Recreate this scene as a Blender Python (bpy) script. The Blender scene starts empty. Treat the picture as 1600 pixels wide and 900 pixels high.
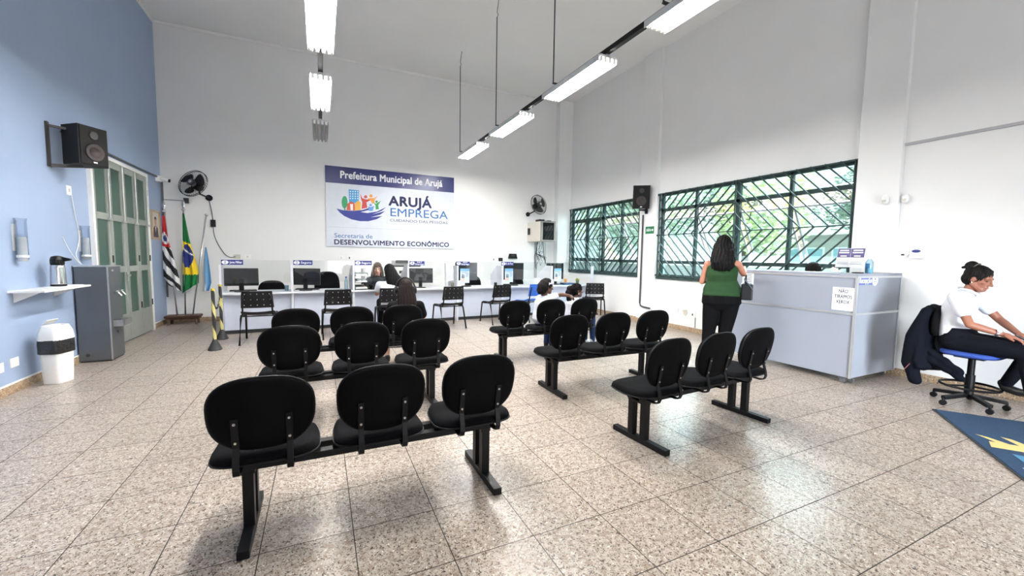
import bpy, bmesh, math, random
import numpy as np
from mathutils import Vector as V, Matrix as M
random.seed(7)
C = bpy.context.scene.collection
SC = bpy.context.scene
PI = math.pi

# ---------------------------------------------------------------- camera, world, light, exposure
CAM_H = 1.3646
FPX, YAW, PITCH, ROLL = 636.2, 0.4401, 0.077, 0.0145
def cam_setup():
    cy, sy = math.cos(YAW), math.sin(YAW)
    f = V((sy*math.cos(PITCH), cy*math.cos(PITCH), -math.sin(PITCH)))
    r = V((cy, -sy, 0)); u = r.cross(f)
    r2 = math.cos(ROLL)*r + math.sin(ROLL)*u
    u2 = -math.sin(ROLL)*r + math.cos(ROLL)*u
    cd = bpy.data.cameras.new('camera'); cd.sensor_width = 36; cd.sensor_fit = 'HORIZONTAL'
    cd.lens = FPX*36/1600; cd.clip_start = 0.05; cd.clip_end = 300
    o = bpy.data.objects.new('camera', cd); C.objects.link(o)
    m = M((r2, u2, -f)).transposed().to_4x4(); m.translation = (0, 0, CAM_H)
    o.matrix_world = m
    SC.camera = o
cam_setup()
SKY_STRENGTH, SUN_STRENGTH, TUBE_STRENGTH, DOOR_WATTS, YARD_WATTS, EXPOSURE = 0.76, 0.95, 59.0, 24.0, 9500.0, 1.36
w = bpy.data.worlds.new('sky'); SC.world = w; w.use_nodes = True
nt = w.node_tree; nt.nodes.clear()
wo = nt.nodes.new('ShaderNodeOutputWorld'); bg = nt.nodes.new('ShaderNodeBackground')
tc = nt.nodes.new('ShaderNodeTexCoord'); sx = nt.nodes.new('ShaderNodeSeparateXYZ'); cr = nt.nodes.new('ShaderNodeValToRGB')
cr.color_ramp.elements[0].position = 0.0; cr.color_ramp.elements[0].color = (1, 0.99, .97, 1)
cr.color_ramp.elements[1].position = 0.7; cr.color_ramp.elements[1].color = (0.8, 0.9, 1, 1)
nt.links.new(tc.outputs['Generated'], sx.inputs[0]); nt.links.new(sx.outputs['Z'], cr.inputs[0])
nt.links.new(cr.outputs[0], bg.inputs[0]); nt.links.new(bg.outputs[0], wo.inputs[0])
bg.inputs[1].default_value = SKY_STRENGTH
sd = bpy.data.lights.new('sun', 'SUN'); sd.energy = SUN_STRENGTH; sd.angle = 0.02; sd.color = (1, .96, .9)
so = bpy.data.objects.new('sun', sd); C.objects.link(so)
so.rotation_euler = V((-0.45, 0.25, 0.86)).to_track_quat('Z', 'Y').to_euler()
def area(name, loc, to, sx_, sy_, watts, col=(1, 1, 1)):
    d = bpy.data.lights.new(name, 'AREA'); d.shape = 'RECTANGLE'; d.size = sx_; d.size_y = sy_; d.energy = watts; d.color = col
    o = bpy.data.objects.new(name, d); C.objects.link(o); o.location = loc
    o.rotation_euler = (V(loc)-V(to)).to_track_quat('Z', 'Y').to_euler(); return o
# daylight that falls in through the entrance in the wall behind the photographer
area('entrance_daylight', (2.6, -3.3, 1.15), (5.05, 2.3, .15), 2.2, 1.8, DOOR_WATTS, (.84, .92, 1)).data.spread = math.radians(42)
area('entrance_fill', (2.6, -3.35, 1.3), (2.6, 4, 2.6), 2.6, 2.4, DOOR_WATTS*1.5, (.9, .95, 1))  # added broad fill, aimed upward to brighten the walls and ceiling
# added area lamp over the yard, out of view, brightens the hall through the windows
area('yard_fill', (16, 5.6, 11.4), (1.5, 6.0, .6), 26, 12, YARD_WATTS, (.93, .965, 1))
vs = SC.view_settings
SC.display_settings.display_device = 'sRGB'
vs.view_transform = 'Standard'; vs.look = 'None'; vs.exposure = EXPOSURE; vs.gamma = 1; vs.use_curve_mapping = False
SC.cycles.use_denoising = True
try: SC.cycles.denoiser = 'OPENIMAGEDENOISE'
except Exception: pass
SC.cycles.max_bounces = 10; SC.cycles.diffuse_bounces = 5; SC.cycles.glossy_bounces = 4
SC.cycles.transparent_max_bounces = 16; SC.cycles.transmission_bounces = 8
SC.cycles.sample_clamp_indirect = 6; SC.cycles.caustics_reflective = False; SC.cycles.caustics_refractive = False

# ---------------------------------------------------------------- materials
def srgb(r, g, b):
    f = lambda c: (c/12.92 if c <= .04045 else ((c+.055)/1.055)**2.4)
    return tuple(f(c/255) for c in (r, g, b))
MATS = {}
def mat(name, col=None, rough=.5, metal=0, vary=.0, vscale=8, bump=0, bscale=40, emit=0, spec=None, coat=0, alpha=None):
    if name in MATS: return MATS[name]
    m = bpy.data.materials.new(name); m.use_nodes = True; nt = m.node_tree
    p = nt.nodes['Principled BSDF']; L = nt.links.new
    c = (*col, 1)
    p.inputs['Base Color'].default_value = c; p.inputs['Roughness'].default_value = rough; p.inputs['Metallic'].default_value = metal
    if spec is not None: p.inputs['Specular IOR Level'].default_value = spec
    if coat: p.inputs['Coat Weight'].default_value = coat; p.inputs['Coat Roughness'].default_value = .15
    if emit: p.inputs['Emission Color'].default_value = c; p.inputs['Emission Strength'].default_value = emit
    tcn = nt.nodes.new('ShaderNodeTexCoord')
    nz = nt.nodes.new('ShaderNodeTexNoise'); nz.inputs['Scale'].default_value = vscale; nz.inputs['Detail'].default_value = 4
    L(tcn.outputs['Object'], nz.inputs['Vector'])
    mr = nt.nodes.new('ShaderNodeMapRange'); mr.inputs['From Min'].default_value = .3; mr.inputs['From Max'].default_value = .7
    mr.inputs['To Min'].default_value = 1-vary; mr.inputs['To Max'].default_value = 1+vary
    L(nz.outputs['Fac'], mr.inputs['Value'])
    mx = nt.nodes.new('ShaderNodeVectorMath'); mx.operation = 'SCALE'; mx.inputs[0].default_value = col
    L(mr.outputs[0], mx.inputs['Scale']); L(mx.outputs[0], p.inputs['Base Color'])
    if bump:
        n2 = nt.nodes.new('ShaderNodeTexNoise'); n2.inputs['Scale'].default_value = bscale; n2.inputs['Detail'].default_value = 3
        L(tcn.outputs['Object'], n2.inputs['Vector'])
        b = nt.nodes.new('ShaderNodeBump'); b.inputs['Strength'].default_value = bump; b.inputs['Distance'].default_value = .01
        L(n2.outputs['Fac'], b.inputs['Height']); L(b.outputs[0], p.inputs['Normal'])
    MATS[name] = m; return m
def clear(name, col, gloss=.08, rough=.02):
    m = bpy.data.materials.new(name); m.use_nodes = True; nt = m.node_tree; nt.nodes.clear()
    o = nt.nodes.new('ShaderNodeOutputMaterial'); t = nt.nodes.new('ShaderNodeBsdfTransparent'); g = nt.nodes.new('ShaderNodeBsdfGlossy')
    mx = nt.nodes.new('ShaderNodeMixShader'); lw = nt.nodes.new('ShaderNodeLayerWeight'); lw.inputs[0].default_value = .25
    ma = nt.nodes.new('ShaderNodeMath'); ma.operation = 'MULTIPLY_ADD'; ma.inputs[1].default_value = .5; ma.inputs[2].default_value = gloss
    t.inputs[0].default_value = (*col, 1); g.inputs['Roughness'].default_value = rough
    nt.links.new(lw.outputs['Fresnel'], ma.inputs[0]); nt.links.new(ma.outputs[0], mx.inputs[0])
    nt.links.new(t.outputs[0], mx.inputs[1]); nt.links.new(g.outputs[0], mx.inputs[2]); nt.links.new(mx.outputs[0], o.inputs[0])
    return m
def granite(name, tile=None, rough=.29, base=(184, 174, 165), dark=(80, 67, 56), mid=(154, 139, 126), ox=0, oy=0):
    m = bpy.data.materials.new(name); m.use_nodes = True; nt = m.node_tree; L = nt.links.new; N = nt.nodes.new
    p = nt.nodes['Principled BSDF']; tcn = N('ShaderNodeTexCoord')
    mp = N('ShaderNodeMapping'); mp.inputs['Location'].default_value = (-ox, -oy, 0)
    L(tcn.outputs['Object'], mp.inputs['Vector']); src = mp.outputs[0]
    def noise(scale, det=2, dist=0):
        n = N('ShaderNodeTexNoise'); n.inputs['Scale'].default_value = scale; n.inputs['Detail'].default_value = det; n.inputs['Distortion'].default_value = dist
        L(src, n.inputs['Vector']); return n.outputs['Fac']
    def ramp(fac, a, b):
        r = N('ShaderNodeMapRange'); r.interpolation_type = 'SMOOTHSTEP'; r.inputs['From Min'].default_value = a; r.inputs['From Max'].default_value = b
        L(fac, r.inputs['Value']); return r.outputs[0]
    def mix(fac, a, b):
        x = N('ShaderNodeMix'); x.data_type = 'RGBA'
        if hasattr(fac, 'node'): L(fac, x.inputs[0])
        else: x.inputs[0].default_value = fac
        for i, v in ((6, a), (7, b)):
            if hasattr(v, 'node'): L(v, x.inputs[i])
            else: x.inputs[i].default_value = (*v, 1)
        return x.outputs[2]
    c = mix(ramp(noise(34, 3, .6), .42, .66), srgb(*base), srgb(*mid))
    c = mix(ramp(noise(78, 2, .9), .585, .64), c, srgb(*dark))
    c = mix(ramp(noise(130, 2, .6), .59, .63), c, srgb(dark[0]+26, dark[1]+18, dark[2]+8))
    c = mix(ramp(noise(52, 2, 1.0), .64, .69), c, srgb(dark[0]-22, dark[1]-18, dark[2]-14))
    c = mix(ramp(noise(60, 2), .62, .7), c, srgb(228, 220, 210))
    rg = rough
    if tile:
        sp = N('ShaderNodeSeparateXYZ'); L(src, sp.inputs[0])
        def mth(op, a, b=None):
            x = N('ShaderNodeMath'); x.operation = op
            for i, v in enumerate((a, b)):
                if v is None: continue
                if hasattr(v, 'node'): L(v, x.inputs[i])
                else: x.inputs[i].default_value = v
            return x.outputs[0]
        ds, ids = [], []
        for ax in ('X', 'Y'):
            q = mth('DIVIDE', sp.outputs[ax], tile)
            d = mth('ABSOLUTE', mth('SUBTRACT', mth('FRACT', mth('ADD', q, .5)), .5))   # distance to the joint, in tiles
            ds.append(d); ids.append(mth('FLOOR', q))
        dm = mth('MULTIPLY', mth('MINIMUM', *ds), tile)
        wn = N('ShaderNodeTexWhiteNoise'); wn.noise_dimensions = '2D'
        cb = N('ShaderNodeCombineXYZ'); L(ids[0], cb.inputs[0]); L(ids[1], cb.inputs[1]); L(cb.outputs[0], wn.inputs['Vector'])
        tv = N('ShaderNodeMapRange'); tv.inputs['To Min'].default_value = .92; tv.inputs['To Max'].default_value = 1.05; L(wn.outputs['Value'], tv.inputs['Value'])
        sc = N('ShaderNodeVectorMath'); sc.operation = 'SCALE'; L(c, sc.inputs[0]); L(tv.outputs[0], sc.inputs['Scale']); c = sc.outputs[0]
        j = ramp(dm, .0018, .0028)
        c = mix(j, srgb(52, 44, 38), c); p.inputs['Specular IOR Level'].default_value = .27
        rr = N('ShaderNodeMapRange'); rr.inputs['To Min'].default_value = .7; rr.inputs['To Max'].default_value = rough; L(j, rr.inputs['Value'])
        L(rr.outputs[0], p.inputs['Roughness'])
        b = N('ShaderNodeBump'); b.inputs['Strength'].default_value = .3; b.inputs['Distance'].default_value = .002; L(j, b.inputs['Height']); L(b.outputs[0], p.inputs['Normal'])
    else: p.inputs['Roughness'].default_value = rough
    L(c, p.inputs['Base Color']); return m
K = dict(
 white=mat('white_paint', srgb(238, 238, 237), .75, vary=.02, vscale=1.2, bump=.06, bscale=90),
 ceil=mat('ceiling_paint', srgb(238, 238, 237), .85, vary=.02, vscale=1),
 blue=mat('blue_paint', srgb(154, 173, 202), .55, vary=.03, vscale=1.5, bump=.06, bscale=90),
 black=mat('black_metal', (.004, .004, .005), .45, vary=.2, spec=.22),
 blackp=mat('black_plastic', (.004, .004, .005), .45, vary=.15, bump=.05, bscale=300, spec=.3),
 fabric=mat('black_fabric', (.004, .004, .005), .95, vary=.3, vscale=60, bump=.3, bscale=500, spec=.1),
 shell=mat('black_shell', (.002, .002, .0025), .65, vary=.2, bump=.06, bscale=300, spec=.08),
 steel=mat('brushed_steel', (.62, .62, .62), .35, 1, vary=.05, vscale=30),
 chrome=mat('chrome', (.8, .8, .8), .12, 1),
 foun=mat('fountain_steel', srgb(102, 106, 111), .42, .6, vary=.04, vscale=5),
 lam=mat('white_laminate', srgb(216, 219, 226), .38, vary=.015, vscale=2),
 desk=mat('grey_laminate', srgb(138, 143, 154), .4, vary=.015, vscale=2),
 alu=mat('aluminium', (.62, .63, .65), .4, .8, vary=.03),
 dark=mat('dark_grey', (.03, .032, .035), .5, vary=.1),
 whitep=mat('white_plastic', srgb(242, 242, 240), .4, vary=.02),
 cream=mat('cream_metal', srgb(206, 202, 190), .5, vary=.03),
 green=mat('green_steel', srgb(56, 73, 72), .65, vary=.06, vscale=15, spec=.2),
 gpane=mat('green_glass_paint', srgb(50, 84, 74), .3, vary=.05),
 dframe=mat('grey_green_steel', srgb(152, 158, 152), .5, vary=.05, vscale=12),
 navy=mat('navy_print', srgb(32, 44, 116), .4, vary=.03),
 paper=mat('paper', srgb(236, 237, 240), .6, vary=.01),
 ink=mat('ink', srgb(30, 34, 60), .6),
 wood=mat('dark_wood', srgb(70, 44, 34), .5, vary=.25, vscale=20),
 yellow=mat('yellow_tape', srgb(214, 204, 128), .5, vary=.04),
 screen=mat('monitor_black', (.01, .011, .013), .22, vary=.1),
 granite=granite('floor_tiles', tile=.4, ox=-.278, oy=2.465),
 skirt=granite('skirting_granite', base=(188, 166, 138), dark=(110, 84, 60), mid=(160, 134, 108), rough=.35),
)
K['tube'] = mat('lamp_tube', (1, .98, .95), .4, emit=TUBE_STRENGTH)
K['tubeold'] = mat('old_lamp_tube', (1, .93, .78), .4, emit=TUBE_STRENGTH*.35)
K['tubeoff'] = mat('dead_tube', srgb(150, 150, 150), .3)
K['glass'] = clear('window_glass', (.80, .95, .96), .05)
K['acrylic'] = clear('acrylic', (.965, .975, .975), .035)
K['bottle'] = clear('clear_bottle', (.72, .86, .93), .06)
K['cup'] = clear('clear_tube', (.86, .9, .95), .05)
def solid(n, *c, r=.5): return mat(n, srgb(*c), r, vary=.03)

# ---------------------------------------------------------------- mesh helpers
def frame_to(d, up=V((0, 0, 1))):
    d = V(d).normalized()
    if abs(d.dot(up)) > .99: up = V((0, 1, 0))
    x = up.cross(d).normalized(); y = d.cross(x)
    return M((x, y, d)).transposed()
class B:
    def __init__(s): s.bm = bmesh.new(); s.mi = 0; s.mats = []
    def use(s, m):
        if m not in s.mats: s.mats.append(m)
        s.mi = s.mats.index(m); return s
    def face(s, vs):
        try: f = s.bm.faces.new(vs); f.material_index = s.mi; return f
        except ValueError: return None
    def box(s, c, d, R=None, taper=1):
        c = V(c); hx, hy, hz = d[0]/2, d[1]/2, d[2]/2; vs = []
        for z in (-1, 1):
            t = taper if z > 0 else 1
            for x, y in ((-1, -1), (1, -1), (1, 1), (-1, 1)):
                p = V((x*hx*t, y*hy*t, z*hz))
                vs.append(s.bm.verts.new(c + (R @ p if R else p)))
        for q in ((3, 2, 1, 0), (4, 5, 6, 7), (0, 1, 5, 4), (1, 2, 6, 5), (2, 3, 7, 6), (3, 0, 4, 7)): s.face([vs[i] for i in q])
        return s
    def b2(s, a, b): return s.box([(a[i]+b[i])/2 for i in range(3)], [abs(b[i]-a[i]) for i in range(3)])
    def bar(s, p, q, w, h, up=(0, 0, 1)):
        p, q = V(p), V(q); return s.box((p+q)/2, (w, h, (q-p).length), frame_to(q-p, V(up)))
    def rings(s, rs, cap=True, closed=False):
        rv = [[s.bm.verts.new(p) for p in r] for r in rs]; n = len(rv[0])
        for a, b in zip(rv, rv[1:]+([rv[0]] if closed else [])):
            for i in range(n): s.face([a[i], a[(i+1) % n], b[(i+1) % n], b[i]])
        if cap and not closed:
            s.face(list(reversed(rv[0]))); s.face(rv[-1])
        return s
    def cyl(s, p, q, r, r2=None, n=14, cap=True):
        p, q = V(p), V(q); R = frame_to(q-p); r2 = r if r2 is None else r2
        cs = [V((math.cos(2*PI*i/n), math.sin(2*PI*i/n), 0)) for i in range(n)]
        return s.rings([[p+R@(c*r) for c in cs], [q+R@(c*r2) for c in cs]], cap)
    def tube(s, pts, r, n=8, closed=False):
        pts = [V(p) for p in pts]; rs = []; up = V((0.13, .21, .97)); N_ = len(pts)
        for i, p in enumerate(pts):
            a = pts[i-1] if (i or closed) else p; b = pts[(i+1) % N_] if (i < N_-1 or closed) else p
            R = frame_to(b-a, up); rr = r[i] if isinstance(r, (list, tuple)) else r
            rs.append([p+R@V((math.cos(2*PI*k/n)*rr, math.sin(2*PI*k/n)*rr, 0)) for k in range(n)])
        return s.rings(rs, True, closed)
    def lathe(s, prof, c=(0, 0, 0), n=24, R=None, sx=1, sy=1):
        c = V(c); rs = []
        for r, z in prof:
            ring = []
            for i in range(n):
                p = V((math.cos(2*PI*i/n)*max(r, 1e-4)*sx, math.sin(2*PI*i/n)*max(r, 1e-4)*sy, z)); ring.append(c+(R@p if R else p))
            rs.append(ring)
        return s.rings(rs)
    def prism(s, poly, o, ux, uy, depth):
        o, ux, uy = V(o), V(ux), V(uy); n = ux.cross(uy).normalized()
        a = [o+ux*x+uy*y for x, y in poly]
        return s.rings([a, [p+n*depth for p in a]])
    def ell(s, c, rad, R=None, nu=16, nv=10):
        c = V(c); rs = []
        for j in range(nv+1):
            t = PI*j/nv; rr = max(math.sin(t), .02)
            ring = []
            for i in range(nu):
                a = 2*PI*i/nu; p = V((rad[0]*rr*math.cos(a), rad[1]*rr*math.sin(a), -rad[2]*math.cos(t)))
                ring.append(c+(R@p if R else p))
            rs.append(ring)
        return s.rings(rs)
    def grid(s, fn, nu, nv, fm=None):
        vs = [[s.bm.verts.new(fn(i/nu, j/nv)) for i in range(nu+1)] for j in range(nv+1)]
        for j in range(nv):
            for i in range(nu):
                if fm: s.use(fm((i+.5)/nu, (j+.5)/nv))
                s.face([vs[j][i], vs[j][i+1], vs[j+1][i+1], vs[j+1][i]])
        return s
    def build(s, name, m=None, parent=None, smooth=False, bevel=0, seg=2, sub=0, solid_=0):
        bmesh.ops.recalc_face_normals(s.bm, faces=s.bm.faces[:])
        me = bpy.data.meshes.new(name)
        for f in s.bm.faces: f.smooth = bool(smooth)
        s.bm.to_mesh(me); s.bm.free()
        for x in (s.mats or [m]): me.materials.append(x)
        return link(name, me, parent, bevel, seg, sub, solid_, smooth)
def link(name, me, parent=None, bevel=0, seg=2, sub=0, solid_=0, smooth=False):
    o = bpy.data.objects.new(name, me); C.objects.link(o)
    if parent is not None: o.parent = parent
    if solid_:
        d = o.modifiers.new('thick', 'SOLIDIFY'); d.thickness = solid_; d.offset = 0
    if bevel:
        d = o.modifiers.new('bevel', 'BEVEL'); d.width = bevel; d.segments = seg; d.limit_method = 'ANGLE'; d.angle_limit = .7
    if sub:
        d = o.modifiers.new('sub', 'SUBSURF'); d.levels = d.render_levels = sub
    return o
def tag(o, label, cat, group=None, kind=None):
    o['label'] = label; o['category'] = cat
    if group: o['group'] = group
    if kind: o['kind'] = kind
    return o
def thing(name, label, cat, loc=(0, 0, 0), rz=0, group=None):
    o = bpy.data.objects.new(name, None); C.objects.link(o); o.empty_display_size = .05
    o.location = loc; o.rotation_euler = (0, 0, rz); return tag(o, label, cat, group)
def kids(o): return [c for c in C.objects if c.parent is o]
def dup(root, loc, rz, label, group=None):
    r = root.copy(); C.objects.link(r); r.location = loc; r.rotation_euler = (0, 0, rz); r['label'] = label
    if group: r['group'] = group
    for ch in list(root.children):
        c = ch.copy(); C.objects.link(c); c.parent = r
        for g in list(ch.children):
            d = g.copy(); C.objects.link(d); d.parent = c
    return r
def struct(o): o['kind'] = 'structure'; return o
def text(s, size, m, parent, o, ux=(1, 0, 0), uy=(0, 0, 1), bold=0, width=None, align='CENTER', name='lettering', depth=.0006, space=1):
    cu = bpy.data.curves.new('t', 'FONT'); cu.body = s; cu.size = size; cu.align_x = align; cu.align_y = 'CENTER'; cu.extrude = depth
    cu.space_character = space+bold*1.5/size; cu.resolution_u = 3
    ob = bpy.data.objects.new('t', cu); C.objects.link(ob); bpy.context.view_layer.update()
    me = bpy.data.meshes.new_from_object(ob.evaluated_get(bpy.context.evaluated_depsgraph_get()))
    bpy.data.objects.remove(ob); bpy.data.curves.remove(cu)
    xs = [v.co.x for v in me.vertices]
    k = width/(max(xs)-min(xs)) if (width and xs) else 1
    ux, uy, o = V(ux), V(uy), V(o); n = ux.cross(uy); bm = bmesh.new()
    for i, (dx, dy) in enumerate(((0, 0), (1, 0), (-1, 0), (0, 1), (0, -1), (.7, .7), (-.7, .7), (.7, -.7), (-.7, -.7)) if bold else ((0, 0),)):
        m0 = len(bm.verts); bm.from_mesh(me); bm.verts.ensure_lookup_table()
        for v in bm.verts[m0:]: v.co = o+ux*(v.co.x*k+dx*bold)+uy*(v.co.y+dy*bold)+n*(v.co.z+i*.00003)
    for f in bm.faces: f.material_index = 0
    bm.to_mesh(me); bm.free()
    me.materials.clear(); me.materials.append(m); me.name = name
    return link(name, me, parent)
# ---------------------------------------------------------------- the room
XL, XR, YB, YR, CZ = -2.68, 6.293, 9.82, -3.2, 5.556
struct(B().b2((XL-.2, YR-.2, -.12), (XR+.2, YB+.2, 0)).build('floor', K['granite']))
struct(B().b2((XL-.2, YR-.2, CZ), (XR+.2, YB+.2, CZ+.15)).build('ceiling', K['ceil']))
struct(B().b2((XL-.2, YR-.2, 0), (XL, YB+.2, CZ)).build('wall_left', K['blue']))
struct(B().b2((XL, YB, 0), (XR, YB+.2, CZ)).build('wall_back', K['white']))
W = {1: (6.87, 9.60), 2: (2.95, 6.33)}; WZ0, WZ1 = 1.0, 2.68
b = B(); x0, x1 = XR, XR+.2
b.b2((x0, YR-.2, 0), (x1, YB+.2, WZ0)).b2((x0, YR-.2, WZ1), (x1, YB+.2, CZ))
for a, c in ((YR-.2, W[2][0]), (W[2][1], W[1][0]), (W[1][1], YB+.2)): b.b2((x0, a, WZ0), (x1, c, WZ1))
struct(b.build('wall_right', K['white']))
b = B(); b.b2((XL, YR-.2, 0), (1.2, YR, CZ)).b2((4.0, YR-.2, 0), (XR, YR, CZ)).b2((1.2, YR-.2, 2.65), (4.0, YR, CZ))
struct(b.build('wall_rear', K['white']))
struct(B().b2((XR-.07, 2.49, 0), (XR, 2.93, CZ)).build('pillar_near', K['white'], bevel=.006))
struct(B().b2((XR-.07, 6.36, 0), (XR, 6.84, CZ)).build('pillar_middle', K['white'], bevel=.006))
struct(B().b2((5.88, 9.62, 0), (XR, YB, CZ)).build('pillar_corner', K['white'], bevel=.006))
struct(B().b2((XR-.025, YR, 2.735), (XR, 2.49, 2.765)).build('trim_shadow', solid('shadow_grey', 176, 176, 180)))  # beam ledge strip, its shadow line put into the grey
def skirting(name, boxes, m): 
    b = B(); [b.b2(*q) for q in boxes]; struct(b.build(name, m, bevel=.002))
skirting('baseboard_left', [((XL, YR, 0), (XL+.015, 7.12, .085)), ((XL, 9.02, 0), (XL+.015, YB, .085))], K['skirt'])
skirting('trim_2', [((XL, YR, .085), (XL+.012, 7.12, .102)), ((XL, 9.02, .085), (XL+.012, YB, .102))], K['whitep'])
skirting('baseboard_back', [((XL+.015, YB-.015, 0), (5.88, YB, .085))], K['skirt'])
skirting('baseboard_right', [((XR-.015, YR, 0), (XR, 2.49, .085)), ((XR-.085, 2.475, 0), (XR-.07, 2.945, .085)), ((XR-.015, 2.945, 0), (XR, 6.36, .085)),
         ((XR-.085, 6.345, 0), (XR-.07, 6.855, .085)), ((XR-.015, 6.84, 0), (XR, 9.62, .085)), ((5.88, 9.605, 0), (XR, 9.62, .085))], K['skirt'])
skirting('trim_3', [((XL, 7.12, CZ-.05), (XL+.03, YB, CZ)), ((XL, YR, CZ-.05), (XL+.03, 7.12, CZ)), ((XL, YB-.03, CZ-.05), (5.88, YB, CZ))], K['whitep'])

# folding door on the blue wall
def door():
    y0, y1, h = 7.15, 8.99, 2.62
    d = bpy.data.objects.new('door_1', None); C.objects.link(d); d.location = (XL, y0, 0); d['kind'] = 'structure'
    L_ = y1-y0
    b = B(); b.b2((0, -.05, 0), (.045, 0, h+.05)).b2((0, L_, 0), (.045, L_+.05, h+.05)).b2((0, 0, h), (.045, L_, h+.05))
    b.build('door_frame', K['whitep'], d)
    lw = L_/4
    for k in range(4):
        a, c = k*lw+.004, (k+1)*lw-.004
        b = B(); fw = .075
        b.b2((.002, a, .02), (.032, a+fw, h)).b2((.002, c-fw, .02), (.032, c, h))
        for z0, z1 in ((h-.09, h), (1.79, 1.88), (1.05, 1.14), (.02, .42)): b.b2((.002, a+fw, z0), (.032, c-fw, z1))
        lf = b.build('door_leaf', K['dframe'], d, bevel=.003)
        p = B()
        for z0, z1 in ((1.88, h-.09), (1.14, 1.79), (.42, 1.05)): p.b2((.008, a+fw, z0), (.016, c-fw, z1))
        p.build('door_pane', K['gpane'], lf)
        r = B(); yy = c-.03; r.cyl((.045, yy, 1.80), (.045, yy, h-.02), .007).box((.045, yy-.02, 1.80), (.02, .1, .03))
        r.build('bolt_rod', K['steel'], lf)
        if k in (0, 2, 3):
            hg = B()
            for z in (.45, 1.2, 2.3): hg.cyl((.038, c-.004, z), (.038, c-.004, z+.1), .01)
            hg.build('hinge', K['dark'], lf)
        if k == 1:
            hb = B().box((.04, c-.05, .98), (.02, .03, .14)).cyl((.05, c-.05, 1.0), (.085, c-.05, 1.0), .009).cyl((.08, c-.05, 1.0), (.08, c-.16, .99), .009)
            hb.build('door_handle', K['steel'], lf)
door()

# windows with chevron grilles
def window(n):
    y0, y1 = W[n]; L_ = y1-y0; ncol = 4; cw = L_/ncol
    d = bpy.data.objects.new('window_%d' % n, None); C.objects.link(d); d.location = (XR, y0, WZ0); d['kind'] = 'structure'
    H_ = WZ1-WZ0; zr = (1.30-WZ0, 2.35-WZ0); f = .05
    b = B(); xa, xb = .04, .10
    for z in (0, H_-f): b.b2((xa, 0, z), (xb, L_, z+f))
    for y in (0, L_-f): b.b2((xa, y, 0), (xb, y+f, H_))
    for i in range(1, ncol): 
        wdt = .07 if i == 2 else .045
        b.b2((xa, i*cw-wdt/2, 0), (xb, i*cw+wdt/2, H_))
    for z in zr: b.b2((xa, 0, z-.03), (xb, L_, z+.03))
    b.build('window_frame', K['green'], d, bevel=.003)
    B().b2((-.03, -.02, -.045), (.19, L_+.02, 0)).build('window_sill', K['green'], d, bevel=.003)
    for i in range(ncol):
        ya, yb = i*cw+.03, (i+1)*cw-.03
        for z0, z1 in ((f, zr[0]-.03), (zr[1]+.03, H_-f)):
            B().b2((.066, ya, z0), (.072, yb, z1)).build('pane', K['glass'], d)
        z0, z1 = zr[0]+.03, zr[1]-.03
        opn = (n == 2) or (n == 1 and i in (0, 1))
        s = bpy.data.objects.new('sash', None)
        sb = B(); t = .028; hh = z1-z0
        sb.b2((-.014, 0, -t), (.014, yb-ya, 0)).b2((-.014, 0, -hh), (.014, yb-ya, -hh+t)).b2((-.014, 0, -hh), (.014, t, 0)).b2((-.014, yb-ya-t, -hh), (.014, yb-ya, 0))
        s = sb.build('sash', K['alu'] if opn else K['green'], d)
        s.location = (.075, ya, z1-(.15 if opn else 0)); s.rotation_euler = (0, -.50 if opn else 0, 0)
        B().b2((-.003, t, -hh+t), (.003, yb-ya-t, -t)).build('pane', K['glass'], s)
    # grille standing just inside the frame
    g = B(); cy, cz = L_/2, 1.84-WZ0; hw, hh = L_/2+.03, H_/2; X = -.03; fl = .009
    def seg(ya, za, yb, zb, wd=.025): g.bar((X, cy+ya, cz+za), (X, cy+yb, cz+zb), .016, wd, (1, 0, 0))
    k = .12
    while k < hw+hh:
        a0, a1 = max(0, k-hh), min(k, hw-.05)
        if a1-a0 > .03:
            for sy in (-1, 1):
                for sz in (-1, 1): seg(sy*a0, sz*(k-a0), sy*a1, sz*(k-a1))
        k += .185
    seg(-hw, 0, hw, 0, .02)
    for y in (-hw+.05, 0, hw-.05): seg(y, -hh, y, hh, .024)
    seg(-hw, -hh+.02, hw, -hh+.02, .03); seg(-hw, hh-.01, hw, hh-.01, .03)
    for z in (-hh+.03, 0, hh-.03):
        for y in (-hw, hw): g.box((X+.02, cy+y, cz+z), (.06, .03, .03))
    g.build('grille', K['green'], d)
window(1); window(2)

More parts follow.
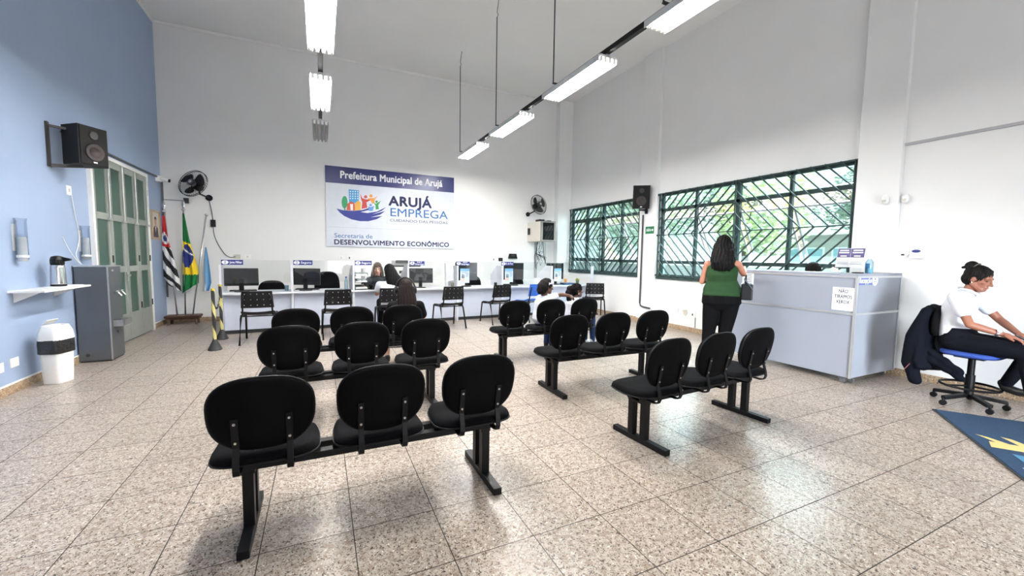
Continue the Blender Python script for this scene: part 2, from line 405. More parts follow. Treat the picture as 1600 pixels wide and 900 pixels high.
# ---------------------------------------------------------------- outside the windows
struct(B().b2((XR+.2, -14, -.2), (60, 40, -.12)).build('ground', solid('paving', 118, 116, 112, r=.8)))
tag(B().b2((11.2, -6, -.12), (11.4, 34, 1.15)).build('garden_wall', solid('pale_wall', 160, 160, 156, r=.8)), 'low pale wall along the yard outside the windows', 'wall')
def tree(x, y, h, r, col, col2, label, seed):
    t = thing('garden_tree', label, 'tree', (x, y, -.12), 0, 'trees beyond the windows')
    rnd = random.Random(seed)
    tb = B(); tb.tube([(0, 0, 0), (.05, .03, h*.35), (0, .1, h*.7)], [.16, .12, .06], 9)
    for k in range(5):
        a = k*1.3; tb.tube([(0, .05, h*.45), (math.cos(a)*r*.5, math.sin(a)*r*.5, h*.75)], [.06, .02], 6)
    tb.build('trunk', solid('bark', 96, 80, 66), t)
    m1 = mat('leaf_%d_%d_%d' % col, srgb(*col), .6, vary=.35, vscale=1.5); m2 = mat('leaf_%d_%d_%d' % col2, srgb(*col2), .6, vary=.35, vscale=1.5)
    fb = B(); blobs = [(rnd.gauss(0, r*.42), rnd.gauss(0, r*.42), h*.68+rnd.gauss(0, r*.35), r*rnd.uniform(.3, .5)) for _ in range(16)]
    for _ in range(3200):
        bx, by, bz, br = rnd.choice(blobs); d = V((rnd.gauss(0, 1), rnd.gauss(0, 1), rnd.gauss(0, 1))).normalized()*br*rnd.uniform(.55, 1.05)
        c = V((bx, by, bz))+d; s = rnd.uniform(.05, .11)*(1+h*.06)
        R = frame_to(V((rnd.gauss(0, 1), rnd.gauss(0, 1), rnd.gauss(0, 1)+.6)))
        fb.use(m1 if rnd.random() < .6 else m2)
        fb.face([fb.bm.verts.new(c+R@V(p)) for p in ((-s, 0, 0), (0, -s*.5, 0), (s, 0, 0), (0, s*.5, 0))])
    fb.build('foliage', None, t)
GR, GR2, YG, YG2, DG = (160, 178, 150), (184, 198, 170), (210, 212, 146), (198, 206, 150), (150, 170, 158)
for q in ((13.8, 23.5, 5.2, 2.2, YG, YG2, 'yellow green tree seen through the first pane of the far window', 1),
          (16.5, 18.0, 6.6, 2.4, GR, GR2, 'tall green tree behind the far window, beside the yellow green one', 2),
          (13.4, 14.0, 5.6, 2.3, GR2, GR, 'green tree seen through the last bay of the far window', 3),
          (14.2, 10.0, 4.4, 1.7, YG2, GR2, 'small yellowish tree behind the standing woman, seen through the near window', 4),
          (26, 20, 8.4, 2.8, DG, GR, 'dark green tree above the roofs, seen through the near window', 5),
          (25.0, 11.0, 6.4, 2.2, GR, DG, 'tree behind the long low building outside', 6)): tree(*q)
t = thing('long_building', 'long low pale building with a strip of blue windows across the yard', 'building', (18.6, 6.0, -.12))
B().b2((0, -5, 0), (4, 5.2, 2.5)).build('wall', solid('building_wall', 190, 189, 184, r=.8), t)
B().b2((-.7, -5.3, 2.5), (4.3, 5.5, 2.66)).build('roof', solid('building_roof', 196, 192, 184, r=.8), t, bevel=.02)
for k in range(6):
    o = B().b2((-.03, -4.6+k*1.65, 1.15), (.02, -3.2+k*1.65, 2.05)).build('window', solid('building_window_frame', 236, 238, 238), t)
    B().b2((-.05, -4.52+k*1.65, 1.22), (-.03, -3.94+k*1.65, 1.98)).b2((-.05, -3.86+k*1.65, 1.22), (-.03, -3.28+k*1.65, 1.98)).build('pane', solid('building_glass', 150, 190, 204, r=.2), o)

# ---------------------------------------------------------------- lamps
def channel(x, y0, y1, label, rods):
    t = thing('lamp_channel', label, 'rail', (x, y0, 3.53), 0, 'black channels the lamps hang from')
    B().b2((-.026, 0, -.02), (.026, y1-y0, .03)).build('rail', K['black'], t)
    for y in rods:
        b = B().cyl((-.11, y-y0, .0), (-.11, y-y0, CZ-3.53-.32), .008, n=8).tube([(-.11, y-y0, CZ-3.53-.32), (-.09, y-y0, CZ-3.53-.28), (-.11, y-y0, CZ-3.53-.24), (-.08, y-y0, CZ-3.53-.02)], .005, 6)
        b.box((-.065, y-y0, 0), (.1, .03, .012))
        b.build('hanger_rod', K['dark'], t)
        B().cyl((-.08, y-y0, CZ-3.53-.02), (-.08, y-y0, CZ-3.53-.001), .035).build('ceiling_plate', K['whitep'], t)
channel(2.785, -2.0, 8.45, 'black lamp channel hung on long rods near the window side', (1.0, 2.75, 4.56, 6.4, 8.32))
channel(.045, -2.0, 8.6, 'black lamp channel running down the middle of the hall', (-1.0, 1.0, 3.2))
def lamp():
    t = thing('tube_lamp', 'x', 'lamp', (0, 0, 0), 0, 'four tube lamps along the channels')
    b = B(); pr = [(-.125, -.07), (-.125, -.012), (-.09, .0), (.09, 0), (.125, -.012), (.125, -.07), (.117, -.07), (.112, -.022), (-.112, -.022), (-.117, -.07)]
    b.prism(pr, (0, -.6, 0), (1, 0, 0), (0, 0, 1), -1.2); b.build('reflector', solid('lamp_white', 214, 216, 216, r=.35), t)
    B().b2((-.02, -.6, -.02), (.02, .6, .012)).build('spine', K['alu'], t)
    for k in range(4):
        x = -.085+k*.0567; z = -.052
        o = B().cyl((x, -.555, z), (x, .555, z), .0155, n=10).build('tube', K['tube'], t, smooth=True)
        for y in (-1, 1): B().cyl((x, y*.555, z), (x, y*.585, z), .0165, n=10).box((x, y*.59, z+.015), (.03, .012, .06)).build('socket', K['whitep'], o)
    return t
L0 = lamp(); first = True
ROWS = [(2.785, y, l) for y, l in ((4.22, 'lit tube lamp on the window side channel, its far end by the second rod'), (6.08, 'lit tube lamp on the window side channel, third from the camera'),
        (7.88, 'farthest lit tube lamp on the window side channel, at the channel end'), (2.36, 'lit tube lamp of the window side channel cut by the top edge of the picture'))]
ROWS += [(.045, y, l) for y, l in ((4.2, 'lit tube lamp on the middle channel cut by the top of the picture'), (6.08, 'second lit tube lamp on the middle channel, before the dead one'), (2.36, 'unseen tube lamp added on the middle channel to light the near floor'))]  # the last one is added out of view to brighten the front floor
for x, y, l in ROWS:
    if first: L0.location = (x, y, 3.49); L0['label'] = l; first = False
    else: dup(L0, (x, y, 3.49), 0, l)
for o in [o for o in C.objects if o.get('category') == 'lamp' and abs(o.location.y-2.36) < .01 and o.location.x > 1]:
    for c in kids(o):
        if c.name.startswith('tube'): c.data = c.data.copy(); c.data.materials[0] = K['tubeold']
dead = dup(L0, (.045, 7.92, 3.49), 0, 'dead unlit tube lamp at the far end of the middle channel')
for c in kids(dead):
    if c.name.startswith('tube'): c.data = c.data.copy(); c.data.materials[0] = K['tubeoff']
# ---------------------------------------------------------------- waiting benches
def sup(n_, a, b, N=40, tz=0):
    out = []
    for i in range(N):
        t = 2*PI*i/N; c, s = math.cos(t), math.sin(t)
        x = a*math.copysign(abs(c)**(2/n_), c); y = b*math.copysign(abs(s)**(2/n_), s)
        out.append((x*(1+tz*y/b), y))
    return out
def cushion(prof, layers, fn):
    """closed cushion: layers of (scale, depth); fn maps (x, y, depth) to a point"""
    b = B(); b.rings([[fn(x*s, y*s, d) for x, y in prof] for s, d in layers]); return b
BK = math.radians(11)
def back_pt(cx):
    def f(x, z, d):      # d>0 towards the sitter (+Y); z from the centre
        y = d + .32*x*x
        p = V((cx+x, y, z)); R = M.Rotation(BK, 3, 'X')
        return R @ p if False else V((p.x, -.178 + p.y*math.cos(BK) - p.z*math.sin(BK)*1.0, 0.632 + p.z*math.cos(BK) + p.y*math.sin(BK)))
    return f
def bench():
    t = thing('waiting_bench', 'x', 'bench', (0, 0, 0), 0, 'three seat waiting benches')
    for k in (-1, 0, 1):
        cx = k*.532
        pr = sup(2.6, .214, .18, 44, .03); f = back_pt(cx)
        bk = cushion(pr, [(.0, -.012), (.7, -.012), (.93, -.010), (.985, -.004), (1, .004), (1, .016), (.975, .03), (.9, .044), (.6, .052), (0, .054)], f).build('backrest', K['fabric'], t, smooth=True)
        bk.data.materials.append(K['shell'])
        for p in bk.data.polygons:
            if p.center.y < f(p.center.x-cx, (p.center.z-0.632), .003).y: p.material_index = 1
        B().tube([f(x*1.004, y*1.004, .006) for x, y in pr], .0055, 6, True).build('edge_trim', K['blackp'], bk, smooth=True)
        sp = sup(3.6, .232, .205, 48, -.03)
        def sf(x, y, d, cx=cx):
            z = .372+d; yy = y/.205
            if yy > .5: z -= .05*(yy-.5)**2*1.6
            return V((cx+x, 0.042+y, z + .012*abs(yy)))
        se = cushion(sp, [(0, 0), (.9, 0), (.98, .006), (1, .014), (1.0, .026), (.97, .042), (.88, .053), (.5, .058), (0, .058)], sf).build('seat', K['fabric'], t, smooth=True)
        B().tube([sf(x*1.004, y*1.004, .01) for x, y in sp], .005, 6, True).build('edge_trim', K['blackp'], se, smooth=True)
        for s in (-1, 1):
            x = cx+s*.108
            pts = [f(s*.108, z, -.018) for z in (-.002, -.08, -.15)]
            pts = [V((x, p.y, p.z)) for p in pts] + [V((x, -.182, .42)), V((x, -.186, .385)), V((x, -.175, .360)), V((x, -.145, .350)), V((x, .08, .352))]
            b = B(); rs = []
            for i, p in enumerate(pts):
                a, c = pts[max(i-1, 0)], pts[min(i+1, len(pts)-1)]; tg = (c-a).normalized(); nn = V((1, 0, 0)).cross(tg)
                rs.append([p+V((dx, 0, 0))+nn*dn for dx, dn in ((-.014, -.005), (.014, -.005), (.014, .005), (-.014, .005))])
            b.rings(rs); br = b.build('bracket', K['black'], t, bevel=.002)
            for z in (-.025, -.12):
                p = f(s*.108, z, -.022); p.x = x
                B().cyl(p, p+V((0, -.006, -.001)), .006, n=10).build('bolt', K['steel'], br)
    for y in (-.035, .085): B().b2((-.655, y-.025, .318), (.655, y+.025, .355)).build('beam', K['black'], t, bevel=.003)
    for s in (-1, 1):
        b = B()
        for y in (-.035, .085): b.b2((s*.615-.024, y-.026, .03), (s*.615+.024, y+.026, .32))
        b.b2((s*.615-.03, -.06, .3), (s*.615+.03, .11, .318))
        b.b2((s*.615-.025, -.25, .002), (s*.615+.025, .265, .042)); b.build('leg', K['black'], t, bevel=.003)
    return t
B0 = bench(); B0.location = (.278, 2.298, 0); B0['label'] = 'nearest bench in the left column, largest of the six, backs to the camera'
BEN = {'A1': B0}
for n, loc, rz, l in (('A2', (.305, 3.715, 0), 0, 'middle bench of the left column, empty, behind the nearest bench'),
   ('A3', (.298, 4.80, 0), 0, 'rear bench of the left column where the person with headphones sits'),
   ('B1', (2.745, 2.285, 0), .065, 'nearest bench in the window side column, angled, all three seats empty'),
   ('B2', (2.725, 3.475, 0), -.013, 'middle bench of the window side column, between the angled bench and the two girls'),
   ('B3', (2.765, 4.80, 0), 0, 'rear bench of the window side column where the two girls sit')):
    BEN[n] = dup(B0, loc, rz, l)

# ---------------------------------------------------------------- plastic visitor chairs with a perforated back
def perf(b, fn, w, h, nx, nz, hole):
    xs = []; zs = []
    for i in range(nx):
        c = -w/2+w*(i+.5)/nx; xs += [c-hole/2, c+hole/2]
    for j in range(nz):
        c = -h/2+h*(j+.5)/nz; zs += [c-hole/2, c+hole/2]
    xs = [-w/2]+xs+[w/2]; zs = [-h/2]+zs+[h/2]
    vs = [[b.bm.verts.new(fn(x, z)) for x in xs] for z in zs]
    for j in range(len(zs)-1):
        for i in range(len(xs)-1):
            if i % 2 == 1 and j % 2 == 1: continue
            b.face([vs[j][i], vs[j][i+1], vs[j+1][i+1], vs[j+1][i]])
    return b
def visitor_chair(m, name='visitor_chair'):
    t = thing(name, 'x', 'chair', (0, 0, 0), 0, 'perforated plastic chairs at the counter')
    fn = lambda x, z: V((x*(1-.10*(z+.14)/.28), -.225-.15*(z+.14)+.55*x*x, .672+z))
    perf(B(), fn, .43, .25, 5, 3, .013).build('backrest', m, t, solid_=.014, bevel=.002)
    def sf(u, v):
        x = (u-.5)*.46; y = (v-.5)*.44; z = .432+.35*x*x-.06*(abs(v-.5)*2)**3*(1 if v > .5 else -.5)-.012*math.cos((v-.5)*5)
        return V((x*(1-.06*(1-v)), y+.02, z))
    B().grid(sf, 12, 12).build('seat', m, t, smooth=True, solid_=.02)
    for s in (-1, 1):
        B().tube([(s*.235, -.285, 0), (s*.225, -.165, .38), (s*.222, -.13, .425), (s*.215, .0, .428)], .0145, 10).build('rear_leg', K['black'], t, smooth=True)
        B().tube([(s*.195, -.06, .415), (s*.195, -.17, .42), (s*.192, -.205, .46), (s*.188, -.25, .64), (s*.172, -.262, .74)], .0125, 10).build('back_post', K['black'], t, smooth=True)
        B().tube([(s*.225, .30, 0), (s*.215, .235, .39), (s*.212, .2, .42), (s*.21, -.05, .418)], .0145, 10).build('front_leg', K['black'], t, smooth=True)
    b = B()
    for y in (-.14, .16): b.cyl((-.21, y, .412), (.21, y, .412), .009)
    b.build('seat_rail', K['black'], t)
    return t
V0 = visitor_chair(K['blackp'])
VC = [(-.862, 7.30, 0, 'perforated black chair at booth 1, beside the striped posts'), (.24, 7.32, .04, 'perforated black chair at booth 2'),
      (1.10, 7.42, 0, 'perforated black chair the long haired woman in white sits on'), (2.21, 7.52, .1, 'perforated black chair in front of booth 5'),
      (3.27, 7.68, .1, 'perforated black chair in front of booth 6'), (5.70, 7.68, -.5, 'perforated black chair at the window end of the counter')]
for i, (x, y, rz, l) in enumerate(VC):
    if i == 0: V0.location = (x, y, 0); V0['label'] = l
    else: dup(V0, (x, y, 0), rz, l)
bl = visitor_chair(solid('blue_plastic', 32, 92, 190, r=.4), 'blue_chair'); bl.location = (4.05, 7.72, 0); bl.rotation_euler = (0, 0, .25)
bl['label'] = 'blue plastic chair at the counter behind the girl with the bow'; del bl['group']

# ---------------------------------------------------------------- service counter
BX = [-1.47, -.445, .555, 1.56, 2.585, 3.625, 4.92, 6.08]
def cy_(x): return 8.02+.045*(x-.5)
CT = .70
ang = math.atan(.045); UX = V((math.cos(ang), math.sin(ang), 0)); UY = V((-math.sin(ang), math.cos(ang), 0))
b = B(); p0 = V((BX[0]-.02, cy_(BX[0]-.02), 0)); p1 = V((BX[-1]+.12, cy_(BX[-1]+.12), 0))
b.rings([[p0+V((0, 0, z)), p1+V((0, 0, z)), p1+UY*.62+V((0, 0, z)), p0+UY*.62+V((0, 0, z))] for z in (CT-.03, CT)])
tag(b.build('counter_worktop', K['lam'], bevel=.003), 'long white worktop running through all the numbered booths', 'worktop')
SIG = [('1', 'Junta Militar'), ('2', 'Seguro'), ('3', 'Seguro'), ('4', 'PAT|Emprego'), ('5', 'PAT|Emprego'), ('6', 'B. do Povo'), ('7', 'B. do Povo')]
for k in range(7):
    xa, xb = BX[k], BX[k+1]; L_ = (xb-xa)/math.cos(ang)
    t = thing('service_booth', ['first booth of the counter, sign 1 Junta Militar, at the flags end', 'second booth of the counter, with sign 2 Seguro', 'third booth of the counter, sign 3 Seguro, where the attendant sits', 'fourth booth of the counter, with sign 4, behind the headphones person',
          'fifth booth of the counter, sign 5, with a blue poster', 'sixth booth of the counter, sign 6, below the black router', 'last booth of the counter, with sign 7, at the window'][k], 'booth', (xa, cy_(xa), 0), ang, 'counter booths')
    B().b2((.02, .12, .07), (L_-.002, .14, CT-.032)).build('front_panel', solid('panel_blue_white', 196, 203, 219, r=.4), t)
    B().b2((.02, .15, .004), (L_-.002, .165, .07)).build('plinth', K['dark'], t)
    def divider(x0):
        b = B(); b.prism([(0, 0), (.6, 0), (.6, CT+.24), (.28, 1.155), (0, 1.155)], (x0, .02, .004), (0, 1, 0), (0, 0, 1), .034)
        b.build('divider', K['lam'], t, bevel=.002)
    divider(-.02)
    if k == 6: B().b2((L_-.01, .0, .004), (L_+.045, .05, 1.155)).build('end_post', K['lam'], t, bevel=.002)
    ac = B().b2((.04, .03, CT+.16), (L_-.03, .034, 1.245)).build('screen', K['acrylic'], t)
    if k < 6:
        sw, sh = (.30 if k < 3 else .30), .082; x0, z0 = (.02 if k < 4 else -.04), 1.165
        sg = B().b2((x0, .014, z0), (x0+sw, .02, z0+sh)).build('number_sign', K['navy'], t)
        o = B(); o.prism([(math.cos(a)*.047, math.sin(a)*.032) for a in [2*PI*i/20 for i in range(20)]], (x0+.055, .0135, z0+sh/2), (1, 0, 0), (0, 0, 1), .0006)
        o.build('number_disc', K['paper'], sg)
        text(SIG[k][0], .06, K['navy'], sg, (x0+.055, .0122, z0+sh/2), bold=.001)
        ls = SIG[k][1].split('|')
        for i, s in enumerate(ls): text(s, .052 if len(ls) == 1 else .04, K['paper'], sg, (x0+.2, .0132, z0+sh/2+(.0 if len(ls) == 1 else .018-.036*i)), bold=.0012, width=min(.17, .022*len(s)+.03))
    if k in (4, 5, 6):
        px, pz, pw, ph = .05, .80, .20, .30
        po = B().b2((px, .012, pz), (px+pw, .016, pz+ph)).build('poster', solid('poster_blue', 206, 226, 244), t)
        q = B(); q.use(solid('poster_sky', 120, 176, 226)).b2((px, .0105, pz+ph*.82), (px+pw, .012, pz+ph))
        q.use(solid('poster_skin', 232, 196, 186)).prism([(0, 0), (.09, .0), (.095, .05), (.07, .085), (.03, .075), (.0, .05)], (px+.005, .0115, pz+.03), (1, 0, 0), (0, 0, 1), .0008)
        q.use(solid('poster_dark', 62, 66, 88)).prism([(0, 0), (.03, 0), (.025, .08), (.01, .1)], (px+.03, .0112, pz+.10), (1, 0, 0), (0, 0, 1), .0008).prism([(0, 0), (.025, 0), (.02, .075), (.006, .085)], (px+.065, .0112, pz+.10), (1, 0, 0), (0, 0, 1), .0008)
        q.use(K['navy'])
        for i, (a, c) in enumerate(((.02, .17), (.11, .18), (.12, .18), (.11, .17))): q.b2((px+a, .0105, pz+ph*(.74-.1*i)), (px+c, .012, pz+ph*(.77-.1*i)))
        q.build('poster_print', None, po)

def on_counter(x, d): 
    p = V((x, cy_(x), CT))+UY*d; return p
# monitors
def monitor(w=.5, h=.3):
    t = thing('computer_monitor', 'x', 'monitor', (0, 0, 0), 0, 'monitors along the counter')
    B().b2((-w/2, -.02, .10), (w/2, .015, .10+h)).build('housing', K['screen'], t, bevel=.006)
    B().b2((-w/2+.012, .0155, .115), (w/2-.012, .017, .10+h-.012)).build('display', K['screen'], t)
    b = B().b2((-.035, -.035, .02), (.035, -.015, .22)).lathe([(.0, 0), (.11, 0), (.105, .012), (.0, .016)], (0, -.02, 0.001), 20)
    b.build('stand', K['blackp'], t)
    return t
M0 = monitor(); MON = [(-1.21, .30, .0, 'monitor in booth 1, black back turned to the hall'), (-.23, .24, -.35, 'monitor in booth 2, tilted, with a white reflection on its back'),
      (.77, .40, 1.38, 'monitor in booth 3, turned in front of the attendant'), (1.86, .26, -.12, 'monitor in booth 4, beside the headphones'), (2.90, .36, .0, 'tall monitor in booth 5 behind the blue poster'),
      (4.06, .34, .0, 'big monitor in booth 6 behind the blue poster'), (5.22, .36, .1, 'monitor in booth 7 behind the poster, in front of the window')]
for i, (x, d, rz, l) in enumerate(MON):
    p = on_counter(x, d)
    m_ = M0 if i == 0 else dup(M0, p, rz, l)
    m_.location = p; m_.rotation_euler = (0, 0, rz); m_['label'] = l
    if i in (4, 5, 6): m_.scale = (1, 1, 1.3)
def keyboard(x, d, rz, l):
    t = thing('keyboard', l, 'keyboard', on_counter(x, d)+V((0, 0, .002)), rz, 'keyboards on the counter')
    B().b2((-.2, -.065, 0), (.2, .065, .016)).build('case', K['blackp'], t, bevel=.003)
    b = B()
    for i in range(14):
        for j in range(5): b.b2((-.19+i*.0272, -.055+j*.023, .016), (-.168+i*.0272, -.037+j*.023, .021))
    b.build('keys', K['dark'], t)
keyboard(-1.2, .42, .1, 'black keyboard behind the monitor of booth 1'); keyboard(-.2, .45, -.2, 'black keyboard behind the tilted monitor of booth 2'); keyboard(4.02, .5, 0, 'black keyboard behind the big monitor of booth 6')
# office chairs behind the counter
def office_chair():
    t = thing('office_chair', 'x', 'chair', (0, 0, 0), 0, 'office chairs behind the counter')
    pr = sup(3, .235, .23, 36, -.08)
    cushion(pr, [(0, -.01), (.95, -.01), (1, .005), (1, .03), (.95, .05), (.6, .06), (0, .062)], lambda x, z, d: V((x, .2-d-.5*x*x, .73+z+0*d))).build('backrest', K['fabric'], t, smooth=True)
    cushion(sup(3, .23, .22, 36), [(0, 0), (.95, 0), (1, .01), (1, .04), (.93, .06), (0, .065)], lambda x, y, d: V((x, y-.03, .40+d))).build('seat', K['fabric'], t, smooth=True)
    B().tube([(0, .08, .4), (0, .24, .42), (0, .245, .6)], .02).build('back_bar', K['black'], t)
    B().cyl((0, 0, .1), (0, 0, .4), .025).build('post', K['black'], t)
    for k in range(5):
        a = k*2*PI/5; lg = B().bar((0, 0, .1), (math.cos(a)*.27, math.sin(a)*.27, .07), .04, .03).build('leg', K['black'], t)
        B().cyl((math.cos(a)*.27-.012, math.sin(a)*.27, .027), (math.cos(a)*.27+.012, math.sin(a)*.27, .027), .025).build('caster', K['blackp'], lg)
    return t
O0 = office_chair(); O0.location = (-.86, 8.95, 0); O0['label'] = 'black office chair behind booth 1, only its low back top showing'; O0.scale = (1, 1, .87)
dup(O0, (.13, 8.93, 0), .08, 'black office chair behind booth 2').scale = (1, 1, 1.05)
dup(O0, (3.31, 8.98, 0), .1, 'black office chair behind booth 5, right of the tall monitor').scale = (.8, 1, .93)
dup(O0, (4.50, 9.10, 0), .1, 'black office chair behind booth 6, right of the big monitor').scale = (.85, 1, .9)

# big printer behind booths 3 and 4, on a small table
t = thing('printer_table', 'white side table carrying the big printer behind booth 3', 'table', (1.72, 9.15, 0))
B().b2((-.34, -.28, .66), (.34, .28, .69)).build('tabletop', K['lam'], t)
for sx_ in (-1, 1):
    for sy in (-1, 1): B().b2((sx_*.31-.02, sy*.25-.02, 0), (sx_*.31+.02, sy*.25+.02, .66)).build('leg', K['alu'], t)
t = thing('printer', 'big white office printer behind the long haired woman in white', 'printer', (1.72, 9.12, .691))
B().b2((-.30, -.22, 0), (.30, .24, .42)).build('body', K['whitep'], t, bevel=.015)
B().b2((-.29, -.2, .45), (.29, .23, .56)).build('scanner_lid', K['whitep'], t, bevel=.012)
B().b2((-.26, -.2, .42), (.26, .2, .45)).build('scanner_base', K['dark'], t)
B().b2((-.27, -.27, .5), (-.02, -.21, .56)).build('control_panel', K['dark'], t, bevel=.004)
B().b2((-.2, -.225, .28), (.22, -.215, .34)).build('output_slot', K['dark'], t)
B().b2((-.28, -.228, .04), (.28, -.218, .2)).build('paper_drawer', K['cream'], t, bevel=.004)
# paper trays, desk phone and small things on the counter
t = thing('letter_tray', 'stacked green letter trays with papers at booth 3', 'tray', on_counter(.70, .20)+V((-.0, .0, .0)))
for k in range(3):
    z = .02+k*.12; b = B().b2((-.12, -.15, z), (.12, .15, z+.006)).b2((-.12, -.15, z), (-.114, .15, z+.06)).b2((.114, -.15, z), (.12, .15, z+.06)).b2((-.12, .144, z), (.12, .15, z+.06))
    tr = b.build('tray', solid('tray_green', 70, 92, 84), t)
    B().b2((-.10, -.17, z+.007), (.1, .13, z+.03)).build('paper_stack', K['paper'], tr)
b = B()
for sx_ in (-1, 1):
    for sy in (-1, 1): b.cyl((sx_*.117, sy*.14, 0), (sx_*.117, sy*.14, .30), .004)
b.build('tray_posts', K['dark'], t)
t = thing('desk_phone', 'black desk phone with handset on booth 3', 'phone', on_counter(.93, .12)+V((0, 0, .001)), .3)
B().prism([(-.08, 0), (.08, 0), (.08, .02), (-.08, .06)], (-.08, 0, 0), (0, 1, 0), (0, 0, 1), .16).build('base', K['blackp'], t, bevel=.004)
B().tube([(-.06, -.08, .06), (-.06, -.06, .085), (-.06, .06, .085), (-.06, .08, .06)], [.022, .016, .016, .022]).build('handset', K['blackp'], t, smooth=True)
B().b2((.0, -.05, .03), (.06, .05, .045)).build('keypad', K['dark'], t)
def cup(name, label, cat, p, r, h, m, grp=None):
    o = B().lathe([(r*.8, 0), (r, h), (r*.93, h), (r*.74, .006), (0, .006)], p, 16).build(name, m, smooth=True)
    return tag(o, label, cat, grp)
cup('water_glass', 'small clear glass at the end of booth 1', 'glass', on_counter(-.54, .25), .035, .1, K['bottle'])
cup('pen_cup', 'dark metal pen cup at the divider of booth 5', 'cup', on_counter(2.50, .12), .035, .1, solid('olive_metal', 96, 96, 76))
cup('pencil_holder', 'black pencil holder at the divider of booth 6', 'cup', on_counter(3.50, .12), .035, .09, K['blackp'])
t = thing('water_bottle', 'clear plastic bottle by the divider of booth 3', 'bottle', on_counter(.45, .30)); B().lathe([(.03, 0), (.034, .02), (.034, .15), (.014, .2), (.014, .22)], n=16).build('body', K['bottle'], t, smooth=True); B().lathe([(.016, .215), (.016, .24), (0, .241)], n=14).build('cap', solid('blue_cap', 40, 80, 180), t)
t = thing('small_plant', 'small plant in a green pot on the window end of the counter', 'plant', on_counter(5.86, .30))
B().lathe([(.03, 0), (.045, .09), (.04, .09), (.03, .06), (0, .06)], n=16).build('pot', solid('pot_green', 96, 122, 80), t)
b = B()
for k in range(26):
    a = random.random()*6.3; e = random.uniform(.3, 1.2); d = V((math.cos(a)*math.cos(e), math.sin(a)*math.cos(e), math.sin(e)))*.09; s = d.cross(V((0, 0, 1))).normalized()*.014; c = V((0, 0, .08))
    b.face([b.bm.verts.new(q) for q in (c, c+d*.6+s, c+d, c+d*.6-s)])
b.build('leaves', solid('leaf_bright', 170, 180, 70), t)
t = thing('picture_stand', 'little orange framed picture standing on booth 7', 'picture', on_counter(5.58, .42), .2)
B().b2((-.05, -.006, 0.001), (.05, .006, .14)).build('frame', solid('orange_frame', 222, 176, 112), t, bevel=.003); B().b2((-.03, -.008, .03), (.03, -.006, .11)).build('photo', solid('orange_print', 196, 120, 66), t)
t = thing('folder_stack', 'dark blue folders lying on booth 7', 'folder', on_counter(5.46, .17)+V((0, 0, .001)), .05)
B().b2((-.16, -.11, 0), (.16, .11, .022)).build('lower_folder', solid('teal_folder', 40, 84, 110), t); B().b2((-.14, -.1, .0225), (.15, .1, .045)).build('upper_folder', solid('navy_folder', 52, 80, 120), t)
t = thing('tissue_box', 'white paper box with a tissue, behind the girl with the bow', 'box', on_counter(4.75, .35), .1)
B().b2((-.09, -.06, .001), (.09, .06, .14)).build('carton', K['paper'], t, bevel=.003); B().ell((0, 0, .15), (.04, .02, .03)).build('tissue', K['whitep'], t, smooth=True)
t = thing('pinned_papers', 'bunch of white papers clipped on the divider of booth 5', 'paper', on_counter(2.5, .25)+V((0, 0, .001)))
for k in range(6): B().box((-.03+.006*k, .02*k-.06, .20+.055*k), (.16, .004, .13), M.Rotation(.15*((k % 3)-1), 3, 'Y')).build('sheet', K['paper'], t)
B().b2((-.09, .06, 0), (-.03, .12, .5)).build('clip_post', K['whitep'], t)
# ---------------------------------------------------------------- wall sign
YS = YB-.025
def scrop(x, y):
    u = v = .5
    for _ in range(12):
        xl = 95+20*v; u = (x-xl)/(1235-xl); yt = 105+105*u; yb = 815+17*u; v = (y-yt)/(yb-yt)
    return (.13+2.87*u, 3.265-1.735*v)
t = thing('wall_sign', 'large white employment office sign with navy header on the back wall', 'sign', (1.565, YS+.02, 2.4))
PR = (1.565, YS+.02, 2.4)
def sloc(x, z, d): return (x-PR[0], -.02-d, z-PR[2])
B().b2((-1.435, -.02, -.87), (1.435, .004, .865)).build('panel', solid('sign_white', 214, 219, 229, r=.6), t, bevel=.002)
hd = B().b2((-1.435, -.022, .505), (1.435, -.0195, .865)).build('header_band', mat('sign_navy', srgb(18, 32, 100), .36), t)
text('Prefeitura Municipal de Arujá', .22, K['paper'], hd, (.0, -.0225, .69), bold=.006, width=2.27)
NV = solid('logo_navy', 20, 28, 72, r=.7); MB_ = solid('logo_blue', 52, 104, 166, r=.7)
def stext(s, a, c, m, size, bold):
    (xa, za), (xb, zb) = scrop(*a), scrop(*c)
    text(s, size, m, t, sloc((xa+xb)/2, (za+zb)/2, .0007), bold=bold, width=xb-xa)
stext('ARUJÁ', (625, 422), (1013, 428), NV, .30, .012)
stext('EMPREGA', (635, 522), (1170, 530), MB_, .27, .0012)
stext('CUIDANDO DAS PESSOAS', (635, 582), (1172, 602), NV, .085, 0)
stext('Secretaria de', (175, 720), (485, 726), MB_, .14, .0006)
stext('DESENVOLVIMENTO ECONÔMICO', (175, 780), (1185, 795), NV, .15, .0045)
b = B(); xa, za = scrop(125, 642); xb, zb = scrop(1230, 676); b.b2(sloc(xa, za-.003, .0), sloc(xb, za+.003, .001)); b.build('rule', solid('rule_grey', 176, 184, 200), t)
def shape(name, polys, m, d, parent):
    b = B()
    for P_ in polys: b.prism([(p[0]-PR[0], p[1]-PR[2]) for p in (scrop(*q) for q in P_)], (0, -.02-d, 0), (1, 0, 0), (0, 0, 1), .0004)
    return b.build(name, m, parent)
def circ(x, y, r, ry=None): return [(x+r*math.cos(2*PI*i/18), y+(ry or r)*math.sin(2*PI*i/18)) for i in range(18)]
